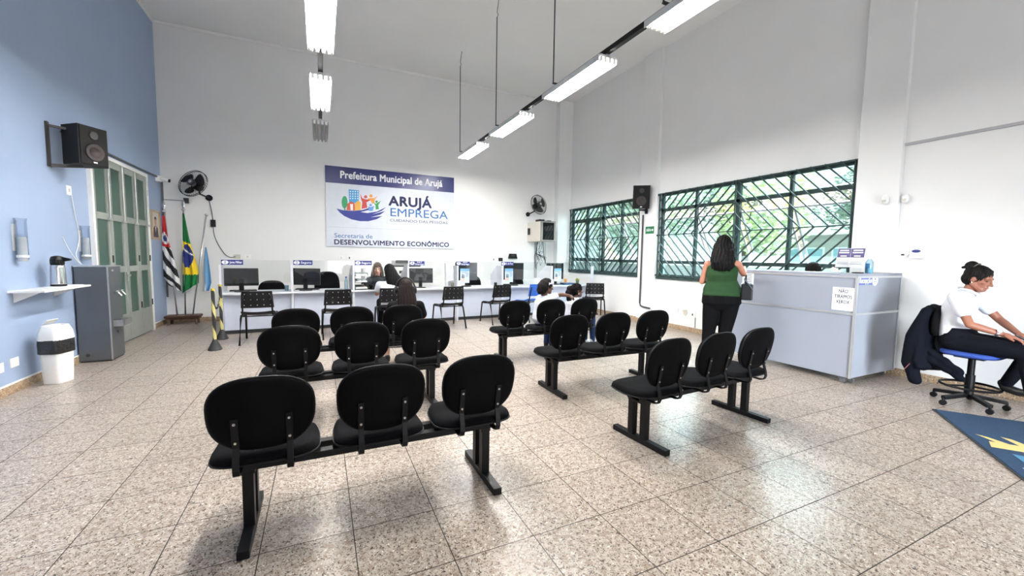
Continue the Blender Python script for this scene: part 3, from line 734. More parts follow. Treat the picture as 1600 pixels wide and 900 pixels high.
em = shape('emblem', [[(190, 482), (240, 495), (320, 500), (400, 492), (470, 468), (450, 492), (385, 510), (440, 518), (520, 505), (602, 465), (560, 500), (480, 530), (592, 500), (550, 532), (470, 555), (570, 543), (520, 572), (450, 590), (380, 590), (310, 575), (250, 545), (215, 515)]], solid('boat_navy', 30, 44, 132), .0012, t)
for nm, polys, c, d in (('tree', [circ(253, 425, 24, 55), [(248, 470), (258, 470), (262, 494), (250, 494)]], (40, 150, 96), .0012),
    ('tower', [[(285, 312), (370, 320), (368, 430), (290, 430)]], (62, 150, 210), .0012), ('red_house', [[(270, 494), (275, 440), (305, 416), (335, 435), (338, 497)]], (200, 78, 52), .0018),
    ('yellow_house', [[(336, 497), (338, 432), (362, 410), (386, 425), (384, 492)]], (226, 172, 72), .0018), ('house_door', [[(297, 440), (322, 440), (322, 494), (303, 494)]], (240, 240, 240), .0024),
    ('red_figure', [circ(425, 376, 14), [(380, 350), (388, 398), (398, 425), (392, 482), (440, 472), (432, 425), (462, 408), (462, 400), (425, 398), (398, 388)]], (190, 64, 50), .0024),
    ('yellow_figure', [circ(470, 368, 14), [(530, 362), (503, 400), (498, 432), (480, 436), (470, 412), (440, 392), (470, 386), (500, 388)]], (226, 150, 60), .0018),
    ('blue_figure', [circ(468, 448, 11), [(446, 460), (470, 466), (498, 455), (486, 500), (455, 500)]], (90, 150, 210), .003),
    ('green_figure', [circ(518, 418, 11), [(486, 424), (515, 436), (556, 408), (532, 450), (540, 482), (512, 488), (508, 446)]], (52, 150, 78), .003)):
    shape(nm, polys, solid('logo_'+nm, *c), d, em)
shape('tower_windows', [[(295+i*20, 326+j*20), (304+i*20, 327+j*20), (304+i*20, 337+j*20), (295+i*20, 336+j*20)] for i in range(4) for j in range(4)], K['paper'], .0018, em)

# ---------------------------------------------------------------- reception desk
DX, DY, DYE, DH = 5.25, 2.385, 3.86, 1.235
t = thing('reception_desk', 'pale grey L shaped reception desk on casters beside the near pillar', 'desk', (DX, DY, 0))
def dp(n, a, c, m=None, bev=.003, par=None): return B().b2([a[i]-(DX, DY, 0)[i] for i in range(3)], [c[i]-(DX, DY, 0)[i] for i in range(3)]).build(n, m or K['desk'], par or t, bevel=bev)
dp('front_panel', (DX+.012, DY+.02, .075), (DX+.03, DYE, DH-.03))
dp('side_panel', (DX+.02, DY+.012, .075), (6.205, DY+.03, DH-.03))
dp('counter_ledge', (DX, DY, DH-.028), (DX+.34, DYE, DH))
dp('side_ledge', (DX+.34, DY, DH-.028), (6.205, DY+.3, DH))
dp('work_surface', (DX+.03, DY+.3, .72), (DX+.62, DYE-.03, .75))
dp('end_panel', (DX+.03, DYE-.03, .075), (DX+.6, DYE, .75)); dp('end_upper_panel', (DX+.03, DYE-.03, .75), (DX+.34, DYE, DH-.03))
b = B(); o_ = (DX, DY, 0)
def dbx(a, c): b.b2([a[i]-o_[i] for i in range(3)], [c[i]-o_[i] for i in range(3)])
dbx((DX+.002, DY+.02, .775), (DX+.012, DYE, .80)); dbx((DX+.02, DY+.002, .775), (6.205, DY+.012, .80)); b.build('middle_trim', K['alu'], t)
b = B(); dbx((DX+.002, DY+.02, DH-.05), (DX+.012, DYE, DH-.028)); dbx((DX, DY+.0, .075), (DX+.022, DY+.022, DH-.028)); dbx((6.19, DY+.0, .075), (6.212, DY+.022, DH-.028)); dbx((DX+.02, DY+.002, DH-.05), (6.19, DY+.012, DH-.028)); b.build('edge_trim', K['alu'], t)
for x, y in ((DX+.06, DY+.10), (DX+.16, DY+.06), (6.12, DY+.08), (DX+.10, DYE-.1)):
    b = B().cyl((x-DX-.013, y-DY, .026), (x-DX+.013, y-DY, .026), .025).box((x-DX, y-DY+.01, .062), (.04, .045, .026)); b.build('caster', solid('caster_grey', 90, 90, 92), t)
# labels on the desk
t = thing('desk_sign', 'blue reception sign with a white disc on the desk side', 'sign', (DX+.03, DY+.0125, 1.16)); 
B().b2((0, -.004, -.05), (.33, -.001, .045)).build('plate', solid('sign_lilac', 76, 92, 170), t)
text('Recepção', .085, K['paper'], t, (.145, -.0042, -.004), bold=.0015, width=.25)
B().prism(circ(.34, 0, .062), (0, -.005, 0), (1, 0, 0), (0, 0, 1), .001).build('disc', K['paper'], t)
B().prism([(.325, .005), (.355, .005), (.34, .03)], (0, -.0062, 0), (1, 0, 0), (0, 0, 1), .001).b2((.30, -.0066, -.02), (.38, -.0062, -.012)).build('disc_mark', K['navy'], t)
def notice(name, label, y0, y1, z0, z1, lines, size):
    t = thing(name, label, 'notice', (DX+.0115, (y0+y1)/2, (z0+z1)/2), 0)
    h, wd = (z1-z0)/2, (y1-y0)/2
    B().b2((-.003, -wd, -h), (-.001, wd, h)).build('sheet', K['paper'], t)
    for s, z, wi in lines:
        if s: text(s, size, K['ink'], t, (-.0032, 0, z), (0, -1, 0), (0, 0, 1), width=wi, bold=.001)
        else: B().b2((-.0036, -wi/2, z-.004), (-.003, wi/2, z+.004)).build('text_line', K['ink'], t)
notice('paper_notice', 'white paper notice about photocopies near the desk corner', 2.41, 2.62, .82, 1.075, (('NÃO', .085, .09), ('TIRAMOS', .025, .17), ('XEROX', -.035, .13)), .055)
notice('printed_notice', 'white printed page taped to the desk beside the standing woman', 3.56, 3.72, 1.0, 1.19, [(None, .07-.022*i, .11) for i in range(6)], .03)
# things on the desk
t = thing('brochure_stand', 'clear brochure stand with purple leaflets on the desk', 'stand', (5.46, 2.57, DH+.001), .0)
R1 = M.Rotation(-.2, 3, 'Y')
b = B(); b.box((.02, 0, .15), (.004, .29, .30), M.Rotation(.2, 3, 'Y')); b.box((-.06, 0, .07), (.003, .29, .12), M.Rotation(.2, 3, 'Y')).b2((-.09, -.145, 0), (.05, .145, .004)); b.build('holder', K['acrylic'], t)
for k, y in enumerate((.067, -.067)):
    lf = B().box((.0-.004*k, y, .17), (.004, .135, .22), M.Rotation(.2, 3, 'Y')).build('leaflet', K['paper'], t)
    q = B(); Rr = M.Rotation(.2, 3, 'Y'); q.use(solid('leaflet_purple', 54, 44, 100)).box(V((-.004*k, y, .17))+Rr@V((-.0028, 0, .055)), (.001, .13, .105), Rr)
    q.use(K['paper'])
    for zz, ww in ((.085, .09), (.06, .1), (.02, .06)): q.box(V((-.004*k, y, .17))+Rr@V((-.0036, 0, zz)), (.001, ww, .012), Rr)
    q.use(solid('leaflet_grey', 150, 156, 170))
    for zz in (-.03, -.05, -.07): q.box(V((-.004*k, y, .17))+Rr@V((-.0028, 0, zz)), (.001, .11, .007), Rr)
    q.build('leaflet_print', None, lf)
t = thing('sanitizer_bottle', 'clear pump bottle of hand sanitizer on the desk corner', 'bottle', (5.56, 2.43, DH+.001))
B().lathe([(.03, 0), (.036, .01), (.036, .12), (.02, .15), (.013, .16)], n=18).build('body', K['bottle'], t, smooth=True)
B().lathe([(.03, .004), (.0335, .01), (.0335, .07), (0, .07)], n=18).build('gel', solid('gel_blue', 140, 190, 214, r=.1), t, smooth=True)
B().lathe([(.014, .158), (.014, .175), (.005, .176), (.005, .205), (.014, .207), (.014, .215), (0, .216)], n=14).b2((-.035, -.006, .207), (0, .006, .216)).build('pump', K['whitep'], t)
B().b2((-.0375, -.02, .06), (-.036, .02, .11)).build('label', solid('label_blue', 60, 120, 170), t)
tag(B().b2((5.36, 2.42, DH+.001), (5.44, 2.5, DH+.012)).build('phone_handset', K['blackp'], bevel=.003), 'small black gadget lying at the desk corner', 'gadget')

# ---------------------------------------------------------------- speakers
def speaker(loc, yaw, tilt, w, d, h, label, name='wall_speaker'):
    t = thing(name, label, 'speaker', loc, 0, 'wall speakers')
    R = M.Rotation(yaw, 3, 'Z') @ M.Rotation(tilt, 3, 'X')      # front faces -Y before turning
    b = B(); pr = [(-w/2, 0), (w/2, 0), (w*.36, d), (-w*.36, d)]
    b.rings([[R@V((x, y, z)) for x, y in pr] for z in (-h/2, h/2)]); b.build('cabinet', solid('speaker_black', 13, 12, 13, r=.7), t, bevel=.006)
    g = B(); g.rings([[R@V((x, y, z)) for x, y in ((-w/2+.012, -.012), (w/2-.012, -.012), (w/2-.012, .002), (-w/2+.012, .002))] for z in (-h/2+.012, h/2-.012)])
    gr = g.build('grille', solid('speaker_grille', 13, 12, 13, r=.85), t, bevel=.004)
    Rf = R @ M.Rotation(PI/2, 3, 'X')
    B().lathe([(.0, .006), (.045, .004), (.09, .016), (.098, .014), (.098, .008)], R@V((0, -.008, -h*.16)), 28, Rf).build('woofer', solid('cone_brown', 46, 38, 38, r=.6), t, smooth=True)
    B().lathe([(0, .012), (.035, .008), (.05, .012), (.05, .006)], R@V((0, -.008, h*.27)), 20, Rf).build('tweeter', solid('tweeter_black', 34, 30, 32, r=.5), t, smooth=True)
    bd = B(); bd.rings([[R@V((x, -.0165, z)) for x, z in ((-.02, -h/2+.03), (.02, -h/2+.03), (.02, -h/2+.045), (-.02, -h/2+.045))], [R@V((x, -.0125, z)) for x, z in ((-.02, -h/2+.03), (.02, -h/2+.03), (.02, -h/2+.045), (-.02, -h/2+.045))]]); bd.build('badge', K['alu'], t)
    return t, R
e = V((-2.41, 6.252)); a = math.radians(30); nn = V((math.cos(a), -math.sin(a))); tt = V((math.sin(a), math.cos(a))); fc = e+tt*.155
t, R = speaker((fc.x, fc.y, 2.555), PI/2-a, 0, .31, .26, .44, 'black speaker on a bracket on the blue wall above the fountain')
b = B(); L_ = lambda x, y, z: (x-fc.x, y-fc.y, z-2.555)
b.b2(L_(XL, 6.27, 2.28), L_(XL+.02, 6.31, 2.76)); b.bar(L_(XL+.02, 6.29, 2.72), L_(-2.52, 6.40, 2.72), .025, .025); b.bar(L_(XL+.02, 6.29, 2.30), L_(-2.50, 6.44, 2.325), .025, .025); b.bar(L_(XL+.02, 6.3, 2.28), L_(-2.46, 6.46, 2.325), .02, .02)
b.build('bracket', solid('bracket_grey', 60, 58, 58), t)
t, R = speaker((5.99, 6.55, 2.62), -.62, .12, .34, .27, .47, 'black speaker on the pillar between the two windows')
b = B(); L_ = lambda x, y, z: (x-5.99, y-6.55, z-2.62)
b.b2(L_(XR-.09, 6.60, 2.30), L_(XR-.07, 6.66, 2.46)); b.bar(L_(XR-.08, 6.63, 2.38), L_(6.08, 6.68, 2.375), .03, .03); b.build('bracket', K['black'], t)

# ---------------------------------------------------------------- fans
def fan(loc, face, label, wallp):
    t = thing('wall_fan', label, 'fan', loc, 0, 'wall fans'); R = frame_to(V(face)); r = .255
    def P_(x, y, z): return R@V((x, y, z))
    cg = B()
    for z, rr in ((.0, r), (-.03, r), (.055, .07), (-.075, .12)): cg.tube([P_(math.cos(2*PI*i/40)*rr, math.sin(2*PI*i/40)*rr, z) for i in range(40)], .0055 if rr == r else .003, 6, True)
    for k in range(36):
        c, s = math.cos(2*PI*k/36), math.sin(2*PI*k/36)
        cg.tube([P_(c*.06, s*.06, .056), P_(c*.17, s*.17, .045), P_(c*r, s*r, 0)], .002, 4); cg.tube([P_(c*r, s*r, -.03), P_(c*.12, s*.12, -.075)], .002, 4)
    cg.build('guard', K['black'], t)
    for k in range(3):
        a0 = k*2*PI/3+.4; b = B()
        def bf(u, v, a0=a0): rr = .05+.165*v; a = a0+(u-.5)*(.75+.55*math.sin(v*PI*.8)); return P_(rr*math.cos(a), rr*math.sin(a), (u-.5)*.05)
        b.grid(bf, 8, 8).build('blade', solid('fan_blade', 30, 30, 32), t, smooth=True, solid_=.004)
    B().lathe([(.0, .06), (.055, .058), (.06, .05), (.06, -.02), (.05, -.03)], n=20, R=R).build('hub_badge', solid('fan_hub', 70, 72, 76), t, smooth=True)
    B().lathe([(.03, .062), (.028, .066), (.0, .066)], n=16, R=R).build('hub_cap', K['alu'], t)
    B().lathe([(.0, -.22), (.05, -.215), (.075, -.18), (.078, -.11), (.06, -.08), (0, -.08)], n=20, R=R).build('motor', K['blackp'], t, smooth=True)
    wv = V(wallp)-V(loc); m0 = P_(0, 0, -.16)
    B().tube([m0, m0+V((0, .02, -.12)), V((wv.x, wv.y-.06, wv.z)), V((wv.x, wv.y-.0, wv.z))], .016).cyl((wv.x, wv.y-.02, wv.z), (wv.x, wv.y, wv.z), .06).build('wall_mount', K['blackp'], t)
    return t
fan((-2.10, 9.40, 2.63), (-.42, -.84, .34), 'black wall fan in the corner above the flags', (-1.94, YB-.001, 2.42))
fan((5.16, 9.38, 2.72), (.22, -.9, .22), 'black wall fan above the metal wall cabinet', (5.06, YB-.001, 2.5))

# ---------------------------------------------------------------- metal wall cabinet in the far corner
t = thing('wall_cabinet', 'cream metal wall cabinet with a dark glass door in the window corner', 'cabinet', (5.06, 9.08, 1.77))
B().b2((0, .012, 0), (.42, YB-9.08, .50)).build('body', K['cream'], t, bevel=.004)
b = B().b2((0, -.012, 0), (.42, .011, .03)).b2((0, -.012, .47), (.42, .011, .50)).b2((0, -.012, .03), (.05, .011, .47)).b2((.38, -.012, .03), (.42, .011, .47)); dr = b.build('door', solid('cabinet_grey', 150, 150, 144), t, bevel=.002)
B().b2((.05, -.006, .03), (.38, .004, .47)).build('door_glass', mat('black_glass', (.01, .012, .013), .06), dr)
B().cyl((-.012, .3, .2), (0, .3, .2), .012).build('lock', K['chrome'], t)
b = B(); 
for a_, c_ in (((0, 0, 0), (0, 0, .5)), ((.42, 0, 0), (.42, 0, .5)), ((0, 0, 0), (.42, 0, 0)), ((0, 0, .5), (.42, 0, .5))): b.cyl(V(a_)+V((0, 0, 0)), V(c_), .008, n=6)
b.build('edge_trim', K['dark'], t)
tag(B().b2((5.10, 9.25, 2.272), (5.26, 9.45, 2.33)).build('router_box', K['blackp'], bevel=.004), 'small black box on top of the metal wall cabinet, by its edge', 'box')
tag(B().b2((5.34, 9.22, 2.272), (5.44, 9.38, 2.31)).build('adapter_box', K['dark'], bevel=.004), 'dark adapter on top of the metal wall cabinet near its door side', 'box')
t = thing('cable_bundle', 'tangle of cables hanging below the metal wall cabinet', 'cable', (5.30, 9.6, 1.765))
rnd = random.Random(3)
for k in range(9):
    x = rnd.uniform(-.15, .25); x2 = x+rnd.uniform(-.1, .1); dl = rnd.uniform(.35, .72)
    B().tube([(x, 0, 0), (x2, rnd.uniform(-.05, .1), -dl*.6), (x2+.05, .05, -dl), (x+.1, .1, -dl*.7), (.02, .2, -.3), (.02, .2, -.05)], .006, 6).build('cable', K['dark'], t)
tag(B().b2((5.28, YB-.02, .8), (5.36, YB-.001, 1.765)).build('cable_duct', solid('duct_grey', 170, 172, 176)), 'grey cable duct on the back wall under the cabinet', 'duct')
tag(B().b2((5.02, 9.66, 1.95), (5.058, 9.74, 2.12)).build('cabinet_switch', K['blackp'], bevel=.003), 'small black switch on the side of the metal wall cabinet', 'switch')

# ---------------------------------------------------------------- flags
t = thing('flag_stand', 'low dark wooden stand holding three flag poles in the corner', 'stand', (-2.36, 9.56, 0))
B().b2((-.27, -.13, .13), (.27, .13, .175)).build('board', K['wood'], t, bevel=.012)
B().b2((-.25, -.11, .10), (.25, .11, .13)).build('apron', K['wood'], t)
for sx_ in (-1, 1):
    for sy in (-1, 1): B().cyl((sx_*.21, sy*.09, 0), (sx_*.2, sy*.085, .11), .018, .026).build('leg', solid('leg_wood', 96, 76, 64), t)
def pole(b_, p_, label, finial):
    b_, p_ = V(b_), V(p_); d = (p_-b_).normalized(); t = thing('flag_pole', label, 'pole', b_, 0, 'flag poles in the stand')
    B().cyl((0, 0, 0), p_-b_, .0125).build('shaft', K['steel'], t, smooth=True)
    R = frame_to(d)
    B().lathe([(.0, -.01), (.028, 0), (.032, .015), (.02, .03), (.0, .032)], p_-b_, 16, R).build('collar', K['steel'], t, smooth=True)
    if finial: B().lathe([(.008, .03), (.014, .06), (.028, .1), (.02, .15), (.0, .21)], p_-b_, 12, R, 1, .4).build('spear_tip', K['chrome'], t, smooth=True)
pole((-2.46, 9.56, .176), (-2.60, 9.66, 2.10), 'steel flag pole leaning to the blue wall, with the striped state flag', True)
pole((-2.335, 9.56, .176), (-2.30, 9.60, 2.14), 'upright middle flag pole with the national flag', True)
pole((-2.22, 9.56, .176), (-1.955, 9.60, 2.06), 'steel flag pole leaning towards booth 1, with the pale blue flag', False)
def flag(name, label, L_, R_, colf, nu=40, nv=60, amp=.03, fold=3.0, y=9.6):
    """L_, R_: edges as [(x, z)...] top to bottom; folds run down the cloth"""
    def lerp(E, v):
        k = v*(len(E)-1); i = min(int(k), len(E)-2); f = k-i; return E[i][0]*(1-f)+E[i+1][0]*f, E[i][1]*(1-f)+E[i+1][1]*f
    o = V(((L_[0][0]+R_[0][0])/2, y, L_[0][1]))
    def fn(u, v):
        (xa, za), (xb, zb) = lerp(L_, v), lerp(R_, v); wdt = abs(xb-xa)
        return V((xa+(xb-xa)*u, y-.035+amp*min(1, wdt/.2)*math.sin(u*fold*2*PI+v*1.5)*(.3+.7*v)-.02*u, za+(zb-za)*u))-o
    t = thing(name, label, 'flag', o, 0, 'flags in the corner')
    B().grid(fn, nu, nv, lambda u, v: colf(u, v)).build('cloth', None, t, smooth=True, solid_=.004)
FG, FY, FB, FW, FR, FK, FL = solid('flag_green', 0, 110, 52, r=.8), solid('flag_yellow', 240, 208, 30, r=.8), solid('flag_blue', 30, 44, 120, r=.8), solid('flag_white', 232, 232, 232, r=.8), solid('flag_red', 196, 34, 44, r=.8), solid('flag_black', 22, 22, 24, r=.8), solid('flag_pale', 110, 164, 210, r=.8)
def br(u, v):
    cx, cz = .46, .46
    if ((u-cx)/.48)**2+((v-cz)/.15)**2 < 1:
        return FW if abs((v-.46)-.16*(u-.5)+.04) < .012 else FB
    if .27+.05*u < v < .66+.10*u: return FY
    return FG
flag('national_flag', 'green yellow and blue national flag hanging on the middle pole', [(-2.31, 2.08), (-2.325, 1.6), (-2.345, 1.2), (-2.36, .8), (-2.375, .58)], [(-2.28, 2.08), (-2.22, 1.6), (-2.16, 1.3), (-2.10, .95), (-2.11, .78)], br, fold=2.2)
def sp_(u, v):
    if v < .34:
        if ((u-.45)/.55)**2+((v-.235)/.062)**2 < 1: return FB if ((u-.5)/.28)**2+((v-.235)/.03)**2 < 1 else FW
        return FR
    return FK if int((v*1.3+.32*(1-u))*6.2) % 2 else FW
flag('state_flag', 'black and white striped state flag with red corner on the leaning pole', [(-2.61, 2.02), (-2.63, 1.6), (-2.635, 1.2), (-2.64, .9), (-2.60, .78)], [(-2.57, 2.02), (-2.53, 1.55), (-2.46, 1.2), (-2.40, .85), (-2.38, .60)], sp_, fold=2)
flag('city_flag', 'pale blue and white flag on the pole leaning to booth 1', [(-2.0, 1.46), (-2.05, 1.2), (-2.07, .95), (-2.06, .75), (-2.07, .62)], [(-1.97, 1.46), (-1.94, 1.2), (-1.92, .95), (-1.91, .78), (-1.95, .62)], lambda u, v: FW if u < .32+.5*max(0, v-.72) else FL, fold=1.6, y=9.64)

# ---------------------------------------------------------------- striped posts
def post(loc, label, lean=0):
    t = thing('barrier_post', label, 'post', loc, 0, 'striped barrier posts')
    B().lathe([(.085, 0), (.085, .012), (.03, .13), (.022, .15)], n=28).build('cone_base', solid('cone_rubber', 36, 36, 38, r=.6), t, smooth=False)
    b = B(); n, nv = 24, 44; yk = (K['yellow'], solid('post_black', 34, 34, 38))
    def fn(u, v): a = 2*PI*u; return V((math.cos(a)*.0225, math.sin(a)*.0225, .15+.69*v))
    b.grid(fn, n, nv, lambda u, v: yk[0] if ((v*1.9+u*1.0+.25) % 1) < .40 else yk[1]); b.build('tube', None, t, smooth=True)
    B().lathe([(.0235, .835), (.0235, .862), (0, .864)], n=20).build('cap', solid('cap_yellow', 196, 178, 60), t)
post((-1.36, 6.86, 0), 'nearer striped post with a black cone base, left of booth 1'); post((-1.43, 7.70, 0), 'farther striped post, behind the other by booth 1')
t = thing('barrier_chain', 'black and yellow chain and tape hung between the two striped posts', 'chain', (-1.40, 7.28, .62))
b = B()
for k in range(16):
    f = k/15; x, y, z = .03-.06*f, -.38+.76*f, .04-.12*math.sin(PI*f); b.tube([(x+.012*math.cos(q)*(k % 2), y+.03*math.sin(q), z+.012*math.cos(q)*(1-k % 2)) for q in [2*PI*i/10 for i in range(10)]], .005, 5, True)
b.build('links', K['blackp'], t); B().box((-.01, .28, -.02), (.03, .02, .12), M.Rotation(.4, 3, 'Y')).box((.0, .2, -.03), (.02, .05, .05)).build('tape_knot', K['yellow'], t)

# ---------------------------------------------------------------- blue wall: fountain, bin, shelf, cups, portrait
t = thing('drinking_fountain', 'grey steel drinking fountain with taps against the blue wall', 'fountain', (XL, 6.6, 0))
B().b2((.018, 0, .02), (.325, .36, 1.165)).build('cabinet', K['foun'], t, bevel=.006)
B().b2((.03, .005, .003), (.315, .35, .02)).build('base', K['dark'], t)
B().b2((.012, -.006, 1.165), (.332, .366, 1.18)).build('top_plate', K['steel'], t, bevel=.003)
B().b2((.316, -.003, .02), (.33, .005, 1.165)).build('corner_trim', K['steel'], t)
for y in (.13, .25):
    b = B().cyl((.325, y, .84), (.37, y, .84), .013).cyl((.37, y, .84), (.40, y, .80), .010).cyl((.36, y-.03, .862), (.36, y+.03, .862), .009).cyl((.36, y, .84), (.36, y, .865), .007); b.build('tap', K['chrome'], t)
b = B().b2((.325, .07, .42), (.43, .30, .43)).b2((.42, .07, .43), (.43, .30, .50)).b2((.325, .07, .43), (.43, .08, .50)).b2((.325, .29, .43), (.43, .30, .50)); b.build('drip_tray', K['steel'], t, bevel=.002)
B().b2((.325, .10, 1.11), (.328, .15, 1.13)).build('badge', K['chrome'], t)
B().cyl((.10, -.004, .09), (.10, .001, .09), .02).build('drain_cap', K['dark'], t)
B().cyl((.324, .18, .34), (.33, .18, .34), .014).build('knob', K['dark'], t)
t = thing('waste_bin', 'white swing top bin with a black bag beside the blue wall', 'bin', (-2.475, 5.73, 0), -.25); t.scale = (.78, .76, 1)
def rr(a, b_, z, n=36): return [V((x, y, z)) for x, y in sup(4, a, b_, n)]
B().rings([rr(.105, .13, .0), rr(.108, .133, .02), rr(.122, .154, .45), rr(.122, .154, .455)]).build('body', K['whitep'], t, smooth=True)
b = B(); rs = []
for z, g in ((.315, .004), (.32, .009), (.36, .007), (.41, .008), (.455, .006), (.462, .001)): rs.append([V((p.x*(1+g*6)+random.uniform(-.002, .002), p.y*(1+g*6)+random.uniform(-.002, .002), z)) for p in rr(.125, .158, 0)])
b.rings(rs, cap=False).build('bag', mat('bin_bag', (.012, .012, .013), .25, bump=.5, bscale=35), t, smooth=True)
b = B().rings([rr(.130, .163, .452), rr(.130, .163, .475), rr(.122, .150, .54), rr(.098, .120, .595), rr(.092, .112, .60), rr(.070, .088, .597), rr(.066, .084, .55)], cap=False); b.build('lid', K['whitep'], t, smooth=True)
B().box((-.05, .0, .632), (.07, .17, .008), M.Rotation(-.7, 3, 'Y')).box((.03, .05, .56), (.10, .06, .006), M.Rotation(.9, 3, 'Y')).build('swing_flap', K['whitep'], t, bevel=.002)
b = B()
for k in range(5): b.ell((.0+random.uniform(-.03, .03), random.uniform(-.05, .05), .53), (.025, .03, .018))
b.build('bag_top', mat('bin_bag'), t, smooth=True)
t = thing('wall_shelf', 'small white shelf on the blue wall carrying a thermos', 'shelf', (XL, 5.92, .95))
B().b2((0, -.44, 0), (.26, .44, .02)).build('board', K['whitep'], t, bevel=.003)
for y in (-.33, .33): B().prism([(0, 0), (.2, 0), (0, -.1)], (0.001, y-.01, 0), (1, 0, 0), (0, 0, 1), .02).build('bracket', K['whitep'], t)
tag(B().b2((XL+.05, 5.78, .971), (XL+.23, 6.28, .978)).build('tray_cloth', K['paper'], bevel=.002), 'white cloth on the small shelf under the thermos', 'cloth')
t = thing('thermos', 'steel pump thermos with black lid on the small shelf', 'thermos', (XL+.14, 6.0, .979))
B().lathe([(.055, 0), (.062, .004), (.062, .02), (.0, .02)], n=28).build('base', K['blackp'], t, smooth=True)
B().lathe([(.061, .02), (.0615, .03), (.055, .20), (.05, .232), (0, .233)], n=28).build('body', mat('thermos_steel', (.75, .75, .76), .2, 1), t, smooth=True)
b = B().lathe([(.052, .23), (.056, .245), (.055, .285), (.045, .315), (.02, .325), (0, .326)], n=24).prism([(0, 0), (.06, .012), (.065, .03), (.0, .05)], (.045, .018, .262), (1, 0, 0), (0, 0, 1), .036); b.build('lid', K['blackp'], t, smooth=False)
B().tube([(-.03, .05, .24), (-.03, .085, .2), (-.03, .08, .12), (-.03, .056, .08)], .009).build('handle', K['blackp'], t, smooth=True)
def cups(y, label, n):
    t = thing('cup_dispenser', label, 'dispenser', (XL, y, 1.25), 0, 'cup dispensers on the blue wall')
    B().lathe([(.042, .02), (.042, .40), (.046, .402), (.046, .415), (0, .416)], (.056, 0, 0), 20).build('tube', K['cup'], t, smooth=True)
    B().lathe([(.03, 0), (.034, .03), (.043, .035), (.043, .06)], (.056, 0, 0), 20).build('outlet', K['whitep'], t, smooth=True)
    pr = [(.028, .0)]
    for k in range(n): pr += [(.034, .012+k*.011), (.036, .0125+k*.011), (.033, .016+k*.011)]
    B().lathe(pr+[(.03, .02+n*.011), (0, .02+n*.011)], (.056, 0, .03), 20).build('cup_stack', K['whitep'], t)
    B().b2((0, -.02, .1), (.012, .02, .36)).build('wall_plate', K['whitep'], t)
cups(5.63, 'clear cup tube with white cups, left of the thermos', 17); cups(6.83, 'clear cup tube with white cups, between thermos and folding door', 20)
t = thing('portrait_frame', 'framed portrait of a person in a suit near the corner', 'picture', (XL, 9.42, 1.84))
b = B(); h, w_, f = .26, .21, .035
b.b2((0, -w_, -h), (.025, w_, -h+f)).b2((0, -w_, h-f), (.025, w_, h)).b2((0, -w_, -h+f), (.025, -w_+f, h-f)).b2((0, w_-f, -h+f), (.025, w_, h-f)); b.build('frame', solid('gilt_frame', 178, 158, 128), t, bevel=.004)
pc = B().b2((0, -w_+f, -h+f), (.008, w_-f, h-f)).build('picture', solid('picture_cream', 206, 202, 192), t)
q = B(); ux, uy = (0, 1, 0), (0, 0, 1)
q.use(solid('suit', 50, 52, 62)).prism([(-.13, -.22), (.13, -.22), (.11, -.06), (.04, -.02), (-.04, -.02), (-.11, -.06)], (.0085, 0, 0), ux, uy, .0008)
q.use(solid('shirt', 226, 226, 226)).prism([(-.03, -.03), (.03, -.03), (0, -.14)], (.0095, 0, 0), ux, uy, .0006)
q.use(solid('skin_print', 196, 160, 136)).prism(circ(0, .06, .055, .075), (.0095, 0, 0), ux, uy, .0008)
q.use(solid('hair_print', 60, 50, 46)).prism([(-.06, .07), (-.05, .13), (0, .15), (.05, .13), (.06, .07), (.045, .10), (-.045, .10)], (.0105, 0, 0), ux, uy, .0006)
q.build('sitter', None, pc)
def plate(name, label, loc, size, axis, m=None, grp=None, slot=True):
    t = thing(name, label, 'switch plate' if 'switch' in name else 'socket', loc, 0, grp)
    w_, h_ = size; d = .008
    ax = {'L': (V((0, 1, 0)), V((1, 0, 0))), 'R': (V((0, -1, 0)), V((-1, 0, 0))), 'B': (V((1, 0, 0)), V((0, -1, 0)))}[axis]
    u, n_ = ax; up = V((0, 0, 1))
    B().rings([[u*x+up*z+n_*k for x, z in ((-w_/2, -h_/2), (w_/2, -h_/2), (w_/2, h_/2), (-w_/2, h_/2))] for k in (0, d)]).build('plate', m or K['whitep'], t, bevel=.002)
    if slot: B().rings([[u*x+up*z+n_*k for x, z in ((-.012, -.02), (.012, -.02), (.012, .02), (-.012, .02))] for k in (d, d+.003)]).build('outlet', K['dark'] if slot == 2 else K['cream'], t)
    return t
plate('wall_switch', 'white switch plate on the blue wall beside the speaker', (XL, 6.66, 2.07), (.10, .11), 'L')
plate('wall_socket', 'blank white plate low on the blue wall, left of the bin', (XL, 5.50, .285), (.12, .09), 'L', slot=0); plate('wall_socket', 'blank white plate low on the blue wall, at the edge of the picture', (XL, 5.29, .275), (.12, .09), 'L', slot=0)
for x, s, l in ((-1.52, 1, 'cream socket above booth 1 with the fan plug'), (-1.34, 1, 'white socket above booth 1, right of the fan plug'), (.42, 1, 'white socket above booth 3, left of the plugged one'), (.59, 2, 'plugged socket above the booth 3 sign'), (2.15, 1, 'white socket on the wall above booth 4 sign'), (4.08, 2, 'black socket above booth 6, left one of the pair'), (4.28, 2, 'black socket above booth 6, nearer the router')):
    plate('wall_socket', l, (x, YB, 1.283), (.12, .09), 'B', slot=s, m=K['cream'] if x == -1.52 else (K['blackp'] if x > 4.2 else None))
